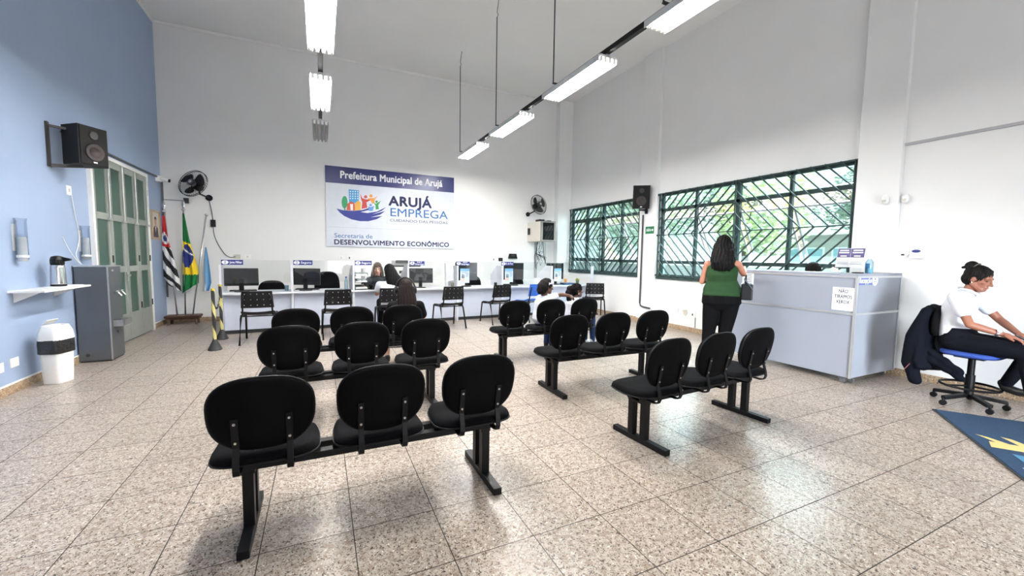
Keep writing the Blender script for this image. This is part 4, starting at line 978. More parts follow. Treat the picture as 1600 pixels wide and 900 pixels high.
def cable(name, label, pts, r, m, cat='cable', sm=12):
    P_ = [V(p) for p in pts]; out = []
    for i in range(len(P_)-1):
        a, b_, c, d = P_[max(i-1, 0)], P_[i], P_[i+1], P_[min(i+2, len(P_)-1)]
        for k in range(sm):
            s = k/sm; out.append(.5*((2*b_)+(c-a)*s+(2*a-5*b_+4*c-d)*s*s+(3*b_-a-3*c+d)*s**3))
    out.append(P_[-1]); return tag(B().tube(out, r, 6).build(name, m, smooth=True), label, cat)
cable('power_cable', 'dark cord from the corner fan down to its socket', [(-1.94, YB-.015, 2.36), (-1.9, YB-.015, 2.1), (-1.88, YB-.015, 1.7), (-1.75, YB-.02, 1.38), (-1.64, YB-.015, 1.27), (-1.54, YB-.02, 1.283)], .006, K['dark'])
tag(B().b2((-1.93, YB-.03, 1.86), (-1.85, YB-.001, 2.0)).build('fan_control', K['blackp'], bevel=.004), 'small black speed control on the wall below the corner fan', 'switch')
cable('hanging_cable', 'thin white cord from the switch down to the fountain', [(XL+.008, 6.7, 2.02), (XL+.01, 6.74, 1.8), (XL+.012, 6.8, 1.55), (XL+.02, 6.74, 1.42), (XL+.02, 6.68, 1.3), (XL+.05, 6.72, 1.19)], .004, K['whitep'])
cable('white_cable', 'thin white cable hanging behind the fountain top', [(XL+.008, 6.45, 1.52), (XL+.012, 6.55, 1.38), (XL+.03, 6.66, 1.25), (XL+.06, 6.70, 1.19)], .004, K['whitep'])
b = B().tube([(XL+.02, 6.55, 2.72), (XL+.02, 9.72, 2.72), (XL+.02, YB-.03, 2.70)], .016, 8).tube([(XL+.03, YB-.03, 2.66), (XL+.03, YB-.03, .5)], .016, 8)
tag(b.build('conduit_pipe', solid('pipe_grey', 96, 100, 106)), 'grey pipe along the blue wall over the folding door to the corner', 'pipe')
t = thing('security_camera', 'white security camera high in the corner over the portrait', 'camera', (XL, 9.60, 2.69))
B().b2((0, -.05, -.05), (.07, .06, .05)).build('mount', K['whitep'], t, bevel=.006); B().cyl((.07, .0, 0), (.17, .02, -.02), .035).build('housing', K['whitep'], t); B().cyl((.17, .02, -.02), (.20, .025, -.026), .03).build('lens', K['blackp'], t)
t = thing('pipe_junction', 'small dark wall box with a short pipe beside the flags', 'box', (-2.30, YB, 2.34)); B().b2((-.04, -.04, -.05), (.04, 0, .05)).build('box', K['dark'], t, bevel=.004); B().cyl((-.34, -.012, .0), (-.04, -.012, 0), .008).build('pipe', solid('pipe_light', 160, 160, 164), t)
# right wall small things
b = B().tube([(XR-.102, 6.70, 2.28), (XR-.102, 6.70, .42), (XR-.102, 6.68, .36), (XR-.102, 6.60, .34), (XR-.102, 6.40, .33)], .016, 8)
tag(b.build('black_pipe', K['dark']), 'black pipe running down the pillar under the exit sign', 'pipe')
t = thing('exit_sign', 'small green exit sign with an arrow on the pillar', 'sign', (XR-.0705, 6.52, 1.955)); B().b2((-.006, -.12, -.075), (-.0, .12, .075)).build('plate', solid('exit_green', 20, 110, 70), t)
text('SAÍDA', .075, K['paper'], t, (-.0064, .03, 0), (0, -1, 0), (0, 0, 1), width=.13, bold=.001)
B().prism([(.05, -.012), (.08, -.012), (.08, -.03), (.108, 0), (.08, .03), (.08, .012), (.05, .012)], (-.0064, 0, 0), (0, -1, 0), (0, 0, 1), .0006).build('arrow', K['paper'], t)
def sensor(y, x, l, rz):
    t = thing('alarm_sensor', l, 'sensor', (x, y, 2.115), rz, 'alarm sensors on the near pillar')
    B().lathe([(.0, -.055), (.025, -.05), (.034, -.02), (.034, .03), (.02, .055), (0, .057)], (-.034, 0, 0), 18).build('housing', K['whitep'], t, smooth=True); B().b2((-.071, -.02, -.03), (-.066, .02, -.005)).build('lens', K['cream'], t); B().b2((-.03, -.01, -.02), (0, .01, .02)).build('mount', K['whitep'], t)
sensor(2.60, XR-.07, 'white alarm sensor on the face of the near pillar', 0); sensor(2.44, XR, 'white alarm sensor just past the near pillar edge', 0)
t = thing('alarm_keypad', 'white wall unit with a dark oval display beside the near pillar', 'wall unit', (XR, 2.30, 1.47)); B().b2((-.035, -.065, -.06), (0, .065, .06)).build('case', K['whitep'], t, bevel=.01)
B().prism(circ(0, .025, .04, .018), (-.036, 0, 0), (0, -1, 0), (0, 0, 1), .001).build('display', K['navy'], t)
t = thing('latch_bar', 'small white bar with a black tip left of the wall unit', 'latch', (XR, 2.42, 1.452)); B().b2((-.02, -.05, -.008), (0, .05, .008)).build('bar', K['whitep'], t); B().b2((-.022, -.01, -.006), (-.001, .02, .010)).build('tip', K['blackp'], t)
plate('wall_socket', 'tilted loose white socket plate low on the wall by the pillar', (XR, 5.80, .37), (.12, .1), 'R', slot=0); plate('wall_socket', 'white socket plate low behind the standing woman', (XR, 5.40, .33), (.12, .1), 'R', slot=2)
t = thing('broken_socket', 'broken socket hole with a dark gap, between two low plates', 'socket', (XR, 5.58, .34)); B().prism([(-.06, .05), (.03, .06), (.06, .01), (.02, -.06), (-.03, -.03)], (-.003, 0, 0), (0, -1, 0), (0, 0, 1), .003).build('bare_plaster', K['cream'], t); B().prism([(-.01, .05), (.04, .05), (.05, 0), (.02, .0)], (-.0045, 0, 0), (0, -1, 0), (0, 0, 1), .001).build('hole', K['blackp'], t)
tag(B().b2((XR-.012, 5.33, .09), (XR-.001, 5.345, .28)).build('cable_strip', solid('strip_grey', 150, 152, 156)), 'thin grey cable strip under the low socket behind the standing woman', 'strip')
t = thing('wall_router', 'black router on the wall above the sign of booth 6', 'router', (4.62, YB, 1.37)); B().prism([(-.13, -.06), (.13, -.06), (.10, .07), (-.10, .07)], (0, -.001, 0), (1, 0, 0), (0, 0, 1), .05).build('case', K['blackp'], t, bevel=.006); B().b2((-.05, -.054, -.0), (.05, -.051, .04)).build('front_panel', K['dark'], t)

# ---------------------------------------------------------------- door mat
t = thing('door_mat', 'blue mat with a coat of arms lying askew on the tiles', 'mat', (5.129, 1.656, 0), math.atan2(-.581, -.814))
B().b2((0, 0, .001), (1.55, .95, .012)).build('carpet', mat('mat_blue', srgb(28, 60, 90), .95, vary=.25, vscale=120, bump=.5, bscale=400), t, bevel=.003)
B().b2((-.012, -.012, .0005), (1.562, 0, .008)).b2((-.012, .95, .0005), (1.562, .962, .008)).b2((-.012, 0, .0005), (0, .95, .008)).b2((1.55, 0, .0005), (1.562, .95, .008)).build('rubber_edge', K['dark'], t)
q = B(); o_ = (0, 0, .0122); ux, uy = (1, 0, 0), (0, 1, 0); ex, ey = .775, .36
def P2(m, pts, dz=0): q.use(m).prism(pts, (.85, .47, .0122+dz), (0, 1.75, 0), (-1.45, 0, 0), .0008)
CY_, CR_, CW_, CB_ = solid('arms_gold', 206, 184, 118, r=.9), solid('arms_red', 122, 52, 62, r=.9), solid('arms_white', 214, 218, 214, r=.9), solid('arms_blue', 70, 124, 160, r=.9)
for k in range(-3, 4): P2(CY_, [(.0+.06*k, .05), (.05+.06*k, .05), (.05+.085*k, .22-.02*abs(k)), (.02+.085*k, .24-.02*abs(k))])
P2(CY_, [(-.24, .0), (.28, .0), (.26, .09), (-.22, .09)], .0004); P2(CR_, circ(-.1, -.03, .06, .035), .0008); P2(CR_, circ(.14, -.03, .06, .035), .0008)
P2(CB_, [(-.2, -.2), (.0, -.24), (.24, -.2), (.24, -.06), (.02, -.1), (-.2, -.06)], .0008); P2(CW_, [(-.23, -.25), (.0, -.28), (.27, -.25), (.27, -.235), (.0, -.265), (-.23, -.235)], .0008)
for k in range(3): P2(CW_, [(-.15, -.1-.03*k), (-.03, -.13-.03*k), (-.03, -.136-.03*k), (-.15, -.106-.03*k)], .0014); P2(CW_, [(.06, -.13-.03*k), (.19, -.1-.03*k), (.19, -.106-.03*k), (.06, -.136-.03*k)], .0014)
q.build('coat_of_arms', None, t)
# ---------------------------------------------------------------- people
def capsule(b, p, q, r1, r2=None, n=14):
    p, q = V(p), V(q); r2 = r1 if r2 is None else r2; d = (q-p); L_ = d.length
    if L_ < 1e-5: return b.ell(p, (r1, r1, r1))
    R = frame_to(d); prof = []
    for i in range(7): a = -PI/2+PI/2*i/6; prof.append((r1*math.cos(a), r1*math.sin(a)))
    for i in range(7): a = PI/2*i/6; prof.append((r2*math.cos(a), L_+r2*math.sin(a)))
    return b.lathe([(max(r, .0006), z) for r, z in prof], p, n, R)
def chain(b, pts, rs):
    for i in range(len(pts)-1): capsule(b, pts[i], pts[i+1], rs[i], rs[i+1])
    return b
def loft(b, secs, lf, n=22):
    """secs: (centre, half width, half depth[, fwd]); lf: left axis"""
    rs = []
    for i, s in enumerate(secs):
        c = V(s[0]); a = V(secs[max(i-1, 0)][0]); e = V(secs[min(i+1, len(secs)-1)][0]); up = (e-a).normalized()
        l = (V(lf)-up*V(lf).dot(up)).normalized(); f = l.cross(up)
        rs.append([c+l*(s[1]*math.cos(2*PI*k/n))+f*(s[2]*math.sin(2*PI*k/n)) for k in range(n)])
    return b.rings(rs)
def blob(b, name, mats, parent, root, vox=.008, it=4, fn=None, paint=None):
    for v in b.bm.verts: v.co -= root
    bmesh.ops.recalc_face_normals(b.bm, faces=b.bm.faces[:])
    me = bpy.data.meshes.new(name); b.bm.to_mesh(me); b.bm.free()
    o = bpy.data.objects.new(name, me); C.objects.link(o)
    d = o.modifiers.new('r', 'REMESH'); d.mode = 'VOXEL'; d.voxel_size = vox; d.use_smooth_shade = True
    d = o.modifiers.new('s', 'SMOOTH'); d.factor = .5; d.iterations = it
    bpy.context.view_layer.update()
    m2 = bpy.data.meshes.new_from_object(o.evaluated_get(bpy.context.evaluated_depsgraph_get())); m2.name = name
    bpy.data.objects.remove(o); bpy.data.meshes.remove(me)
    m2.materials.clear()
    for x in (mats if isinstance(mats, (list, tuple)) else [mats]): m2.materials.append(x)
    if fn:
        for v in m2.vertices: v.co = fn(v.co+root, v.normal)-root
    for p in m2.polygons:
        p.use_smooth = True; p.material_index = 0
        if paint: p.material_index = paint(p.center+root)
    return link(name, m2, parent)
def hairmat(name, col, curly=False):
    if name in MATS: return MATS[name]
    m = mat(name, col, .5, vary=.25, vscale=20); nt = m.node_tree; p = nt.nodes['Principled BSDF']; N = nt.nodes.new
    tcn = N('ShaderNodeTexCoord'); mp = N('ShaderNodeMapping'); mp.inputs['Scale'].default_value = (60, 60, 60) if curly else (140, 140, 7)
    nz = N('ShaderNodeTexNoise'); nz.inputs['Scale'].default_value = 1; nz.inputs['Detail'].default_value = 3; b = N('ShaderNodeBump'); b.inputs['Strength'].default_value = .9; b.inputs['Distance'].default_value = .012
    L = nt.links.new; L(tcn.outputs['Object'], mp.inputs[0]); L(mp.outputs[0], nz.inputs['Vector']); L(nz.outputs['Fac'], b.inputs['Height']); L(b.outputs[0], p.inputs['Normal'])
    p.inputs['Specular IOR Level'].default_value = .15; return m
def cloth(name, *c): return mat(name, srgb(*c), .85, vary=.05, vscale=14, bump=.35, bscale=22, spec=.12)
def skin(name, *c):
    m = mat(name, srgb(*c), .5, vary=.04, vscale=30); p = m.node_tree.nodes['Principled BSDF']; return m
class Fig:
    def __init__(s, label, root, J, sc=1.0, group=None):
        s.J = {k: V(v) for k, v in J.items()}; s.sc = sc; s.root = V(root)
        s.t = thing('person', label, 'person', root, 0, group); J = s.J
        s.up = (J['neck']-J['pel']).normalized(); l = J['shL']-J['shR']; s.l = (l-s.up*l.dot(s.up)).normalized(); s.f = s.l.cross(s.up)
        s.hf = J['hf'].normalized(); u = J.get('hu', V((0, 0, 1))); s.hl = u.cross(s.hf).normalized(); s.hu = s.hf.cross(s.hl)
    def H(s, l, f, u): return s.J['head']+(s.hl*l+s.hf*f+s.hu*u)*s.sc
    def torso(s, b, g=1.0, add=0.0, low=-.02, hip=1.0, waist=1.0, sh=1.0):
        J = s.J; k = s.sc*g; a = add; P_ = J['pel']; N_ = J['neck']; ch = J.get('chest', P_.lerp(N_, .62)); wa = J.get('waist', P_.lerp(ch, .5))
        shm = (J['shL']+J['shR'])/2; sw = (J['shL']-J['shR']).length/2
        loft(b, [(P_+s.up*low*k-s.up*.07*k, .10*k*hip+a, .07*k+a), (P_+s.up*low*k, .165*k*hip+a, .115*k*hip+a), (P_.lerp(wa, .55), .16*k*hip+a, .112*k*hip+a), (wa, .135*k*waist+a, .098*k*waist+a), (wa.lerp(ch, .6), .142*k+a, .105*k+a),
                 (ch, .15*k+a, .112*k+a), (ch.lerp(shm, .6), min(.158*k, sw*1.0)+a, .098*k+a), (shm+s.up*.01*k*sh, sw*.92*sh+a, .07*k+a), (shm.lerp(N_, .6), .085*k+a, .062*k+a), (N_+s.up*.005, .058*k+a, .055*k+a)], s.l)
        if sh == 1: capsule(b, J['shL'], J['shR'], .05*k+a)
    def head(s, b, vox=.006):
        H, k = s.H, s.sc
        R = M((s.hl, s.hf, s.hu)).transposed()
        b.ell(H(0, -.012, .03), (.073*k, .094*k, .088*k), R, 22, 14); b.ell(H(0, .025, -.035), (.058*k, .062*k, .078*k), R, 20, 12)
        capsule(b, H(-.022, .055, -.092), H(.022, .055, -.092), .021*k); capsule(b, H(-.05, .0, -.05), H(-.02, .06, -.085), .025*k, .022*k); capsule(b, H(.05, .0, -.05), H(.02, .06, -.085), .025*k, .022*k)
        chain(b, [H(0, .082, .022), H(0, .097, -.012), H(0, .106, -.028)], [.008*k, .010*k, .0125*k]); capsule(b, H(-.014, .09, -.03), H(.014, .09, -.03), .009*k)
        capsule(b, H(-.04, .072, .028), H(.04, .072, .028), .012*k); capsule(b, H(-.018, .082, -.058), H(.018, .082, -.058), .009*k); capsule(b, H(-.015, .08, -.068), H(.015, .08, -.068), .009*k)
        for e in (-1, 1):
            b.ell(H(e*.038, .055, -.018), (.022*k, .02*k, .02*k), R)
            b.ell(H(e*.031, .074, .008), (.013*k, .008*k, .009*k), R); b.ell(H(e*.074, -.008, -.006), (.010*k, .019*k, .031*k), R)
        chain(b, [s.J['neck']-s.up*.03*k, s.J['neck']+(s.J['head']-s.J['neck'])*.25, H(0, -.015, -.05)], [.054*k, .047*k, .047*k])
    def facepaint(s, p):
        d = (p-s.J['head'])/s.sc; l, f, u = d.dot(s.hl), d.dot(s.hf), d.dot(s.hu)
        if f > .05:
            for e in (-1, 1):
                if getattr(s, 'down', 0):
                    if abs(u-.002-.1*abs(l-e*.031)) < .003 and abs(l-e*.031) < .014: return 3
                    if abs(u-.0265) < .0035 and .016 < l*e < .046: return 3
                    continue
                q = ((l-e*.031)/.0125)**2+((u-.008)/.0055)**2
                if q < 1: return 3 if abs(l-e*.031) < .006 else 2
                if abs(u-.0265) < .004 and .016 < l*e < .048: return 3
            if abs(l) < .02 and abs(u+.063) < .0075 and f > .07: return 1
        return 0
    def arm(s, b, S_, r=1.0):
        J, k = s.J, s.sc*r; chain(b, [J['sh'+S_], J['sh'+S_].lerp(J['el'+S_], .45), J['el'+S_]], [.046*k, .041*k, .034*k]); chain(b, [J['el'+S_], J['el'+S_].lerp(J['wr'+S_], .3), J['wr'+S_]], [.034*k, .034*k, .023*k])
    def hand(s, b, S_, d, nrm, curl=.5, spread=1.0):
        k = s.sc; w = s.J['wr'+S_]; d = V(d).normalized(); nrm = V(nrm); nrm = (nrm-d*nrm.dot(d)).normalized(); sd = d.cross(nrm)   # sd: across the palm
        th = sd if S_ == 'L' else -sd                                   # thumb side
        b.ell(w+d*.045*k, (.038*k, .015*k, .05*k), M((sd, nrm, d)).transposed())
        capsule(b, w, w+d*.03*k, .022*k, .024*k)
        for i, (o, ln) in enumerate(((.028, .066), (.010, .076), (-.009, .07), (-.027, .054))):
            base = w+d*(.084-.004*abs(i-1.3))*k+th*o*k*spread; c = curl*(.8+.1*i)
            d1 = (d*math.cos(c*.7)+nrm*math.sin(c*.7)); d2 = (d*math.cos(c*1.5)+nrm*math.sin(c*1.5)); d3 = (d*math.cos(c*2.1)+nrm*math.sin(c*2.1))
            p1 = base+d1*ln*.45*k; p2 = p1+d2*ln*.32*k; p3 = p2+d3*ln*.25*k
            chain(b, [base-d*.02*k, base, p1, p2, p3], [.0105*k, .0105*k, .0095*k, .0088*k, .0078*k])
        t0 = w+d*.022*k+th*.026*k; t1 = t0+(d*.7+th*.65+nrm*.25).normalized()*.034*k; t2 = t1+(d*.92+th*.2+nrm*.35).normalized()*.03*k
        chain(b, [w+d*.012*k+th*.012*k, t0, t1, t2], [.016*k, .0145*k, .0115*k, .009*k])
    def legs(s, b, g=1.0, add=0):
        J, k, a = s.J, s.sc*g, add
        for S_ in 'LR':
            h, n_, q = J['hip'+S_], J['kn'+S_], J['an'+S_]; chain(b, [h, h.lerp(n_, .4), n_], [.088*k+a, .078*k+a, .056*k+a]); chain(b, [n_, n_.lerp(q, .3), q], [.056*k+a, .053*k+a, .036*k+a])
    def foot(s, b, S_, add=0, g=1.0):
        k, a = s.sc*g, add; q, t_ = s.J['an'+S_], s.J['toe'+S_]; d = (t_-q); dz = V((0, 0, -.045*k)); m_ = q+d*.55
        chain(b, [q+dz*.3-d.normalized()*.02, q+dz, m_+dz*.75, t_], [.032*k+a, .034*k+a, .032*k+a, .026*k+a])
    def body(s, m, hands=(), vox=.007, legs=True):
        b = B(); s.torso(b, .93); s.head(b)
        for S_ in 'LR': s.arm(b, S_)
        for h in hands: s.hand(b, *h)
        if legs:
            s.legs(b, .92)
            for S_ in 'LR': s.foot(b, S_)
        nm = m.name
        lip = skin('lip_'+nm, *LIPS.get(nm, (150, 84, 80)))
        s.skin = blob(b, 'body', [m, lip, solid('eye_white', 226, 222, 216, r=.3), solid('eye_dark', 34, 24, 22, r=.4)], s.t, s.root, vox, 3, None, s.facepaint); return s.skin
    def shirt(s, m, sl=.6, g=1.04, add=.008, name='shirt', low=-.02, hip=1.0, waist=1.05, vox=.008, sr=1.25, fn=None, sleeves='LR', sh=1.0):
        b = B(); s.torso(b, g, add, low, hip, waist, sh); J = s.J
        for S_ in sleeves:
            if sl > 0: chain(b, [J['sh'+S_], J['sh'+S_].lerp(J['el'+S_], min(sl, 1))], [.055*s.sc+add, .046*s.sc*sr+add*.6])
            if sl > 1: chain(b, [J['el'+S_], J['el'+S_].lerp(J['wr'+S_], sl-1)], [.046*s.sc*sr+add*.6, .034*s.sc*sr+add*.6])
        return blob(b, name, m, s.t, s.root, vox, 4, fn)
    def trousers(s, m, g=1.06, add=.008, hip=1.0, name='trousers', vox=.009):
        b = B(); s.legs(b, g, add); P_ = s.J['pel']; k = s.sc*g
        loft(b, [(P_-s.up*.10*k, .12*k*hip, .08*k*hip), (P_-s.up*.03*k, .17*k*hip, .12*k*hip), (P_+s.up*.05*k, .165*k*hip, .115*k*hip), (P_+s.up*.12*k, .14*k*hip, .10*k*hip)], s.l)
        return blob(b, name, m, s.t, s.root, vox, 4)
    def shoes(s, m):
        for S_ in 'LR': b = B(); s.foot(b, S_, .006); blob(b, 'shoe', m, s.t, s.root, .007, 3)
    def hair(s, m, build, vox=.008, it=3, name='hair', jag=.0018):
        b = B(); build(b, s.H)
        rnd = random.Random(5)
        def fn(p, n_):
            d = p-s.J['head']; a = math.atan2(d.dot(s.hf), d.dot(s.hl)); return p+n_*(jag*math.sin(a*23+math.sin(p.z*31)*1.3)+jag*.6*math.sin(a*51+p.z*40))
        return blob(b, name, m, s.t, s.root, vox, it, fn)
    def cap(s, b, H, th=.012, back=-.06, front=.055):
        """hair over the skull down to ear height"""
        k = s.sc; R = M((s.hl, s.hf, s.hu)).transposed()
        b.ell(H(0, -.022, .04), ((.073+th)*k, (.094+th*.7)*k, (.084+th)*k), R, 22, 14); b.ell(H(0, -.04, -.01), ((.072+th*.8)*k, (.072+th)*k, .075*k), R, 20, 12)
LIPS = {'skin_brown': (146, 84, 76), 'skin_dark': (104, 60, 56), 'skin_light': (196, 120, 112), 'skin_tan': (160, 92, 80)}
SKB, SKD, SKL, SKT = skin('skin_brown', 146, 94, 74), skin('skin_dark', 104, 70, 58), skin('skin_light', 222, 176, 156), skin('skin_tan', 182, 122, 98)
HBL, HBR, HGR, HCU, HDK = hairmat('hair_black', (.003, .0028, .003)), hairmat('hair_brown', (.010, .005, .005)), hairmat('hair_greying', (.13, .10, .085)), hairmat('hair_curly', (.0028, .002, .002), True), hairmat('hair_dark', (.006, .0045, .004))
NAVY, WHT, GRN, BLK, JEAN, STRP = cloth('trouser_navy', 10, 12, 20), cloth('shirt_white', 214, 217, 225), cloth('top_green', 38, 64, 38), cloth('cloth_black', 7, 7, 9), cloth('jeans', 44, 60, 100), cloth('tee_black', 16, 16, 18)
SHOE = solid('shoe_black', 20, 20, 22, r=.4)

# guard sitting on the stool beside the door mat
g = Fig('uniformed woman in a white shirt sitting on the stool by the mat, looking down', (5.62, 1.60, 0), dict(pel=(5.62, 1.70, .62), waist=(5.62, 1.735, .76), chest=(5.62, 1.71, .93), neck=(5.62, 1.665, 1.095), head=(5.62, 1.60, 1.215), hf=(-.10, -.93, -.30), hu=(0, -.3, .95),
    shL=(5.785, 1.66, 1.04), shR=(5.455, 1.69, 1.04), elL=(5.83, 1.50, .835), elR=(5.40, 1.565, .80), wrL=(5.66, 1.33, .735), wrR=(5.50, 1.385, .735), hipL=(5.70, 1.68, .605), hipR=(5.54, 1.68, .605), knL=(5.74, 1.25, .60), knR=(5.48, 1.23, .60), anL=(5.69, 1.38, .27), anR=(5.50, 1.16, .14), toeL=(5.69, 1.24, .215), toeR=(5.49, .99, .06)), .97)
g.down = 1
g.body(SKB, (('L', (-.55, -.75, -.28), (0, .1, -1), .5), ('R', (.25, -.95, -.25), (.1, .1, -1), .5)), .0055)
g.shirt(WHT, .55, 1.0, .007, low=.02, waist=1.08, sr=1.2)
b = B(); J = g.J
for e in (-1, 1): chain(b, [J['neck']+V((e*.052, .03, .025)), J['neck']+V((e*.060, -.035, .01)), J['neck']+V((e*.025, -.085, -.03)), J['neck']+V((e*.05, -.10, -.055))], [.012, .013, .012, .008])
chain(b, [J['neck']+V((.052, .03, .025)), J['neck']+V((0, .06, .03)), J['neck']+V((-.052, .03, .025))], [.012]*3); blob(b, 'collar', WHT, g.t, g.root, .006, 2)
g.trousers(NAVY, 1.08, .008); g.shoes(SHOE)
def bun(b, H): g.cap(b, H, .010); b.ell(H(0, -.095, .105), (.048, .048, .045)); capsule(b, H(0, -.10, .10), H(0, -.15, .07), .02, .012); capsule(b, H(-.05, .03, .085), H(.05, .03, .085), .022); 
g.hair(HDK, bun, .006)
b = B(); b.tube([g.H(math.cos(a)*.046, -.066+math.sin(a)*.015, .095+math.sin(a)*.046) for a in [2*PI*i/14 for i in range(14)]], .006, 6, True)
for v in b.bm.verts: v.co -= g.root
b.build('hair_tie', solid('hair_tie', 90, 84, 80), g.t, smooth=True)
b = B(); b.ell(g.H(-.078, -.004, -.036), (.007, .007, .007)); b.ell(g.H(.078, -.004, -.036), (.007, .007, .007))
for v in b.bm.verts: v.co -= g.root
b.build('earrings', K['chrome'], g.t, smooth=True)
wd = (J['wrR']-J['elR']).normalized(); R = frame_to(wd); wp = J['wrR']-wd*.035
t = thing('wrist_watch', 'white faced watch on the wrist of the seated uniformed woman', 'watch', wp)
B().lathe([(.027, -.008), (.031, -.008), (.031, .008), (.027, .008)], (0, 0, 0), 20, R).build('strap', K['steel'], t); nv = V((-.75, -.1, .65)); nv = (nv-wd*nv.dot(wd)).normalized()
B().cyl(nv*.029, nv*.037, .019, n=20).build('case', K['chrome'], t); B().cyl(nv*.037, nv*.0375, .016, n=20).build('dial', K['paper'], t)
t = thing('smartphone', 'dark phone held in the lap of the uniformed woman', 'phone', (5.575, 1.265, .70)); R = M.Rotation(.5, 3, 'X'); B().box((0, 0, 0), (.07, .14, .009), R).build('case', K['blackp'], t, bevel=.003); B().box(R@V((0, 0, .005)), (.064, .13, .001), R).build('screen', K['screen'], t)
# stool with foot ring
t = thing('drafting_stool', 'blue seated swivel stool with a foot ring under the uniformed woman', 'stool', (5.62, 1.59, 0))
cushion(sup(3, .215, .205, 36), [(0, 0), (.92, 0), (1, .012), (1, .03), (.94, .042), (0, .044)], lambda x, y, d: V((x, y+.0, .488+d))).build('seat', solid('stool_blue', 30, 62, 138, r=.7), t, smooth=True)
B().cyl((0, 0, .09), (0, 0, .49), .026).cyl((0, 0, .09), (0, 0, .30), .034).box((0, 0, .475), (.18, .2, .025)).build('column', K['black'], t)
b = B().tube([(math.cos(a)*.2, math.sin(a)*.2, .19) for a in [2*PI*i/32 for i in range(32)]], .011, 8, True)
for k in range(3): a = k*2*PI/3+.5; b.cyl((0, 0, .19), (math.cos(a)*.2, math.sin(a)*.2, .19), .009)
b.build('foot_ring', K['black'], t)
for k in range(5):
    a = math.radians(85)+k*2*PI/5; e = V((math.cos(a)*.25, math.sin(a)*.25, 0)); lg = B().bar((0, 0, .105), e+V((0, 0, .075)), .045, .032).build('leg', K['black'], t, bevel=.004)
    B().cyl(e+V((-.014, 0, .027)), e+V((.014, 0, .027)), .026).cyl(e+V((0, 0, .03)), e+V((0, 0, .075)), .01).build('caster', K['blackp'], lg)
B().tube([(0, .1, .48), (0, .24, .47), (0, .275, .52), (0, .28, .72)], .018).build('back_bar', K['black'], t)
cushion(sup(2.8, .19, .15, 36), [(0, 0), (.95, 0), (1, .01), (1, .03), (.95, .045), (0, .05)], lambda x, z, d: V((x, .265-d-.5*x*x, .77+z))).build('backrest', K['fabric'], t, smooth=True)
# jacket over the stool back
b = B(); o_ = V((5.62, 1.87, .92)); lf = (1, 0, 0)
loft(b, [((5.62, 1.875, .935), .12, .035), ((5.62, 1.88, .90), .19, .05), ((5.62, 1.895, .75), .23, .06), ((5.62, 1.915, .55), .245, .07), ((5.61, 1.90, .36), .25, .085), ((5.60, 1.87, .28), .235, .075)], lf)
chain(b, [(5.43, 1.88, .88), (5.42, 1.95, .62), (5.44, 1.97, .34), (5.46, 1.93, .17)], [.045, .06, .065, .05]); chain(b, [(5.82, 1.88, .88), (5.84, 1.93, .62), (5.83, 1.94, .36)], [.045, .055, .055])
chain(b, [(5.48, 1.86, .50), (5.47, 1.74, .42), (5.47, 1.62, .33)], [.04, .035, .03]); chain(b, [(5.47, 1.84, .42), (5.47, 1.68, .33), (5.47, 1.60, .27)], [.04, .035, .025])
t = thing('jacket', 'dark navy jacket hung over the back of the stool', 'jacket', (5.62, 1.88, .15))
blob(b, 'cloth', cloth('jacket_navy', 7, 10, 20), t, V((5.62, 1.88, .15)), .009, 4, lambda p, n_: p+n_*(.006*math.sin(p.x*40+p.z*9)+.004*math.sin(p.y*60+p.z*14)))
B().bar((-.262, .10, .13), (-.262, .06, .20), .004, .006).build('sleeve_mark', solid('mark_pink', 120, 70, 76), t)

# woman standing at the desk
fd = V((.794, .608, 0)); rt = V((.608, -.794, 0)); o_ = V((4.62, 3.54, 0))
def W_(s, f, z): return o_+rt*s+fd*f+V((0, 0, z))
wm = Fig('standing woman in a green sleeveless top and black trousers, back to the camera', tuple(o_), dict(pel=W_(0, 0, .85), waist=W_(0, .02, 1.0), chest=W_(-.01, .0, 1.17), neck=W_(-.01, .01, 1.37), head=W_(-.005, .04, 1.535), hf=fd+V((0, 0, -.15)), shL=W_(-.175, .01, 1.305), shR=W_(.165, .03, 1.31),
   elL=W_(-.235, .04, 1.075), elR=W_(.235, .15, 1.185), wrL=W_(-.11, .26, 1.12), wrR=W_(.25, .38, 1.262), hipL=W_(-.095, 0, .82), hipR=W_(.095, 0, .82), knL=W_(-.125, .0, .45), knR=W_(.06, .02, .45), anL=W_(-.14, -.02, .085), anR=W_(.05, .0, .085), toeL=W_(-.16, .13, .03), toeR=W_(.06, .15, .03)), 1.0)
wm.body(SKT, (('L', fd*.7+rt*.6+V((0, 0, .2)), rt*-.3+V((0, 0, -1)), .5), ('R', fd*.6-rt*.7+V((0, 0, -.02)), (0, 0, -1), .35)), .007)
wm.shirt(GRN, 0, 1.12, .012, 'top', low=.05, hip=1.16, waist=1.36, sh=.8)
wm.trousers(BLK, 1.2, .012, 1.12); wm.shoes(SHOE)
def wl(b, H):
    wm.cap(b, H, .014)
    loft(b, [(H(0, -.03, .10), .055, .055), (H(0, -.05, .03), .09, .075), (H(0, -.075, -.06), .098, .065), (H(0, -.095, -.15), .112, .06), (H(.0, -.105, -.24), .115, .055), (H(.01, -.10, -.30), .085, .045), (H(.01, -.10, -.335), .04, .03)], wm.hl)
    for k in range(14): a = k/13*2-1; chain(b, [H(a*.075, -.07, -.05), H(a*.11+.012*math.sin(k*2), -.10+.02*math.cos(k*3), -.18), H(a*.115, -.10, -.26-.06*(k % 3)/2)], [.026, .028, .016])
    capsule(b, H(-.085, .0, .02), H(-.10, .01, -.20), .026, .03); capsule(b, H(.085, .0, .02), H(.115, .01, -.2), .026, .03)
wm.hair(HCU, wl, .008, jag=.006)
t = thing('handbag', 'black handbag on the right arm of the standing woman', 'bag', tuple(W_(.265, .05, .86)))
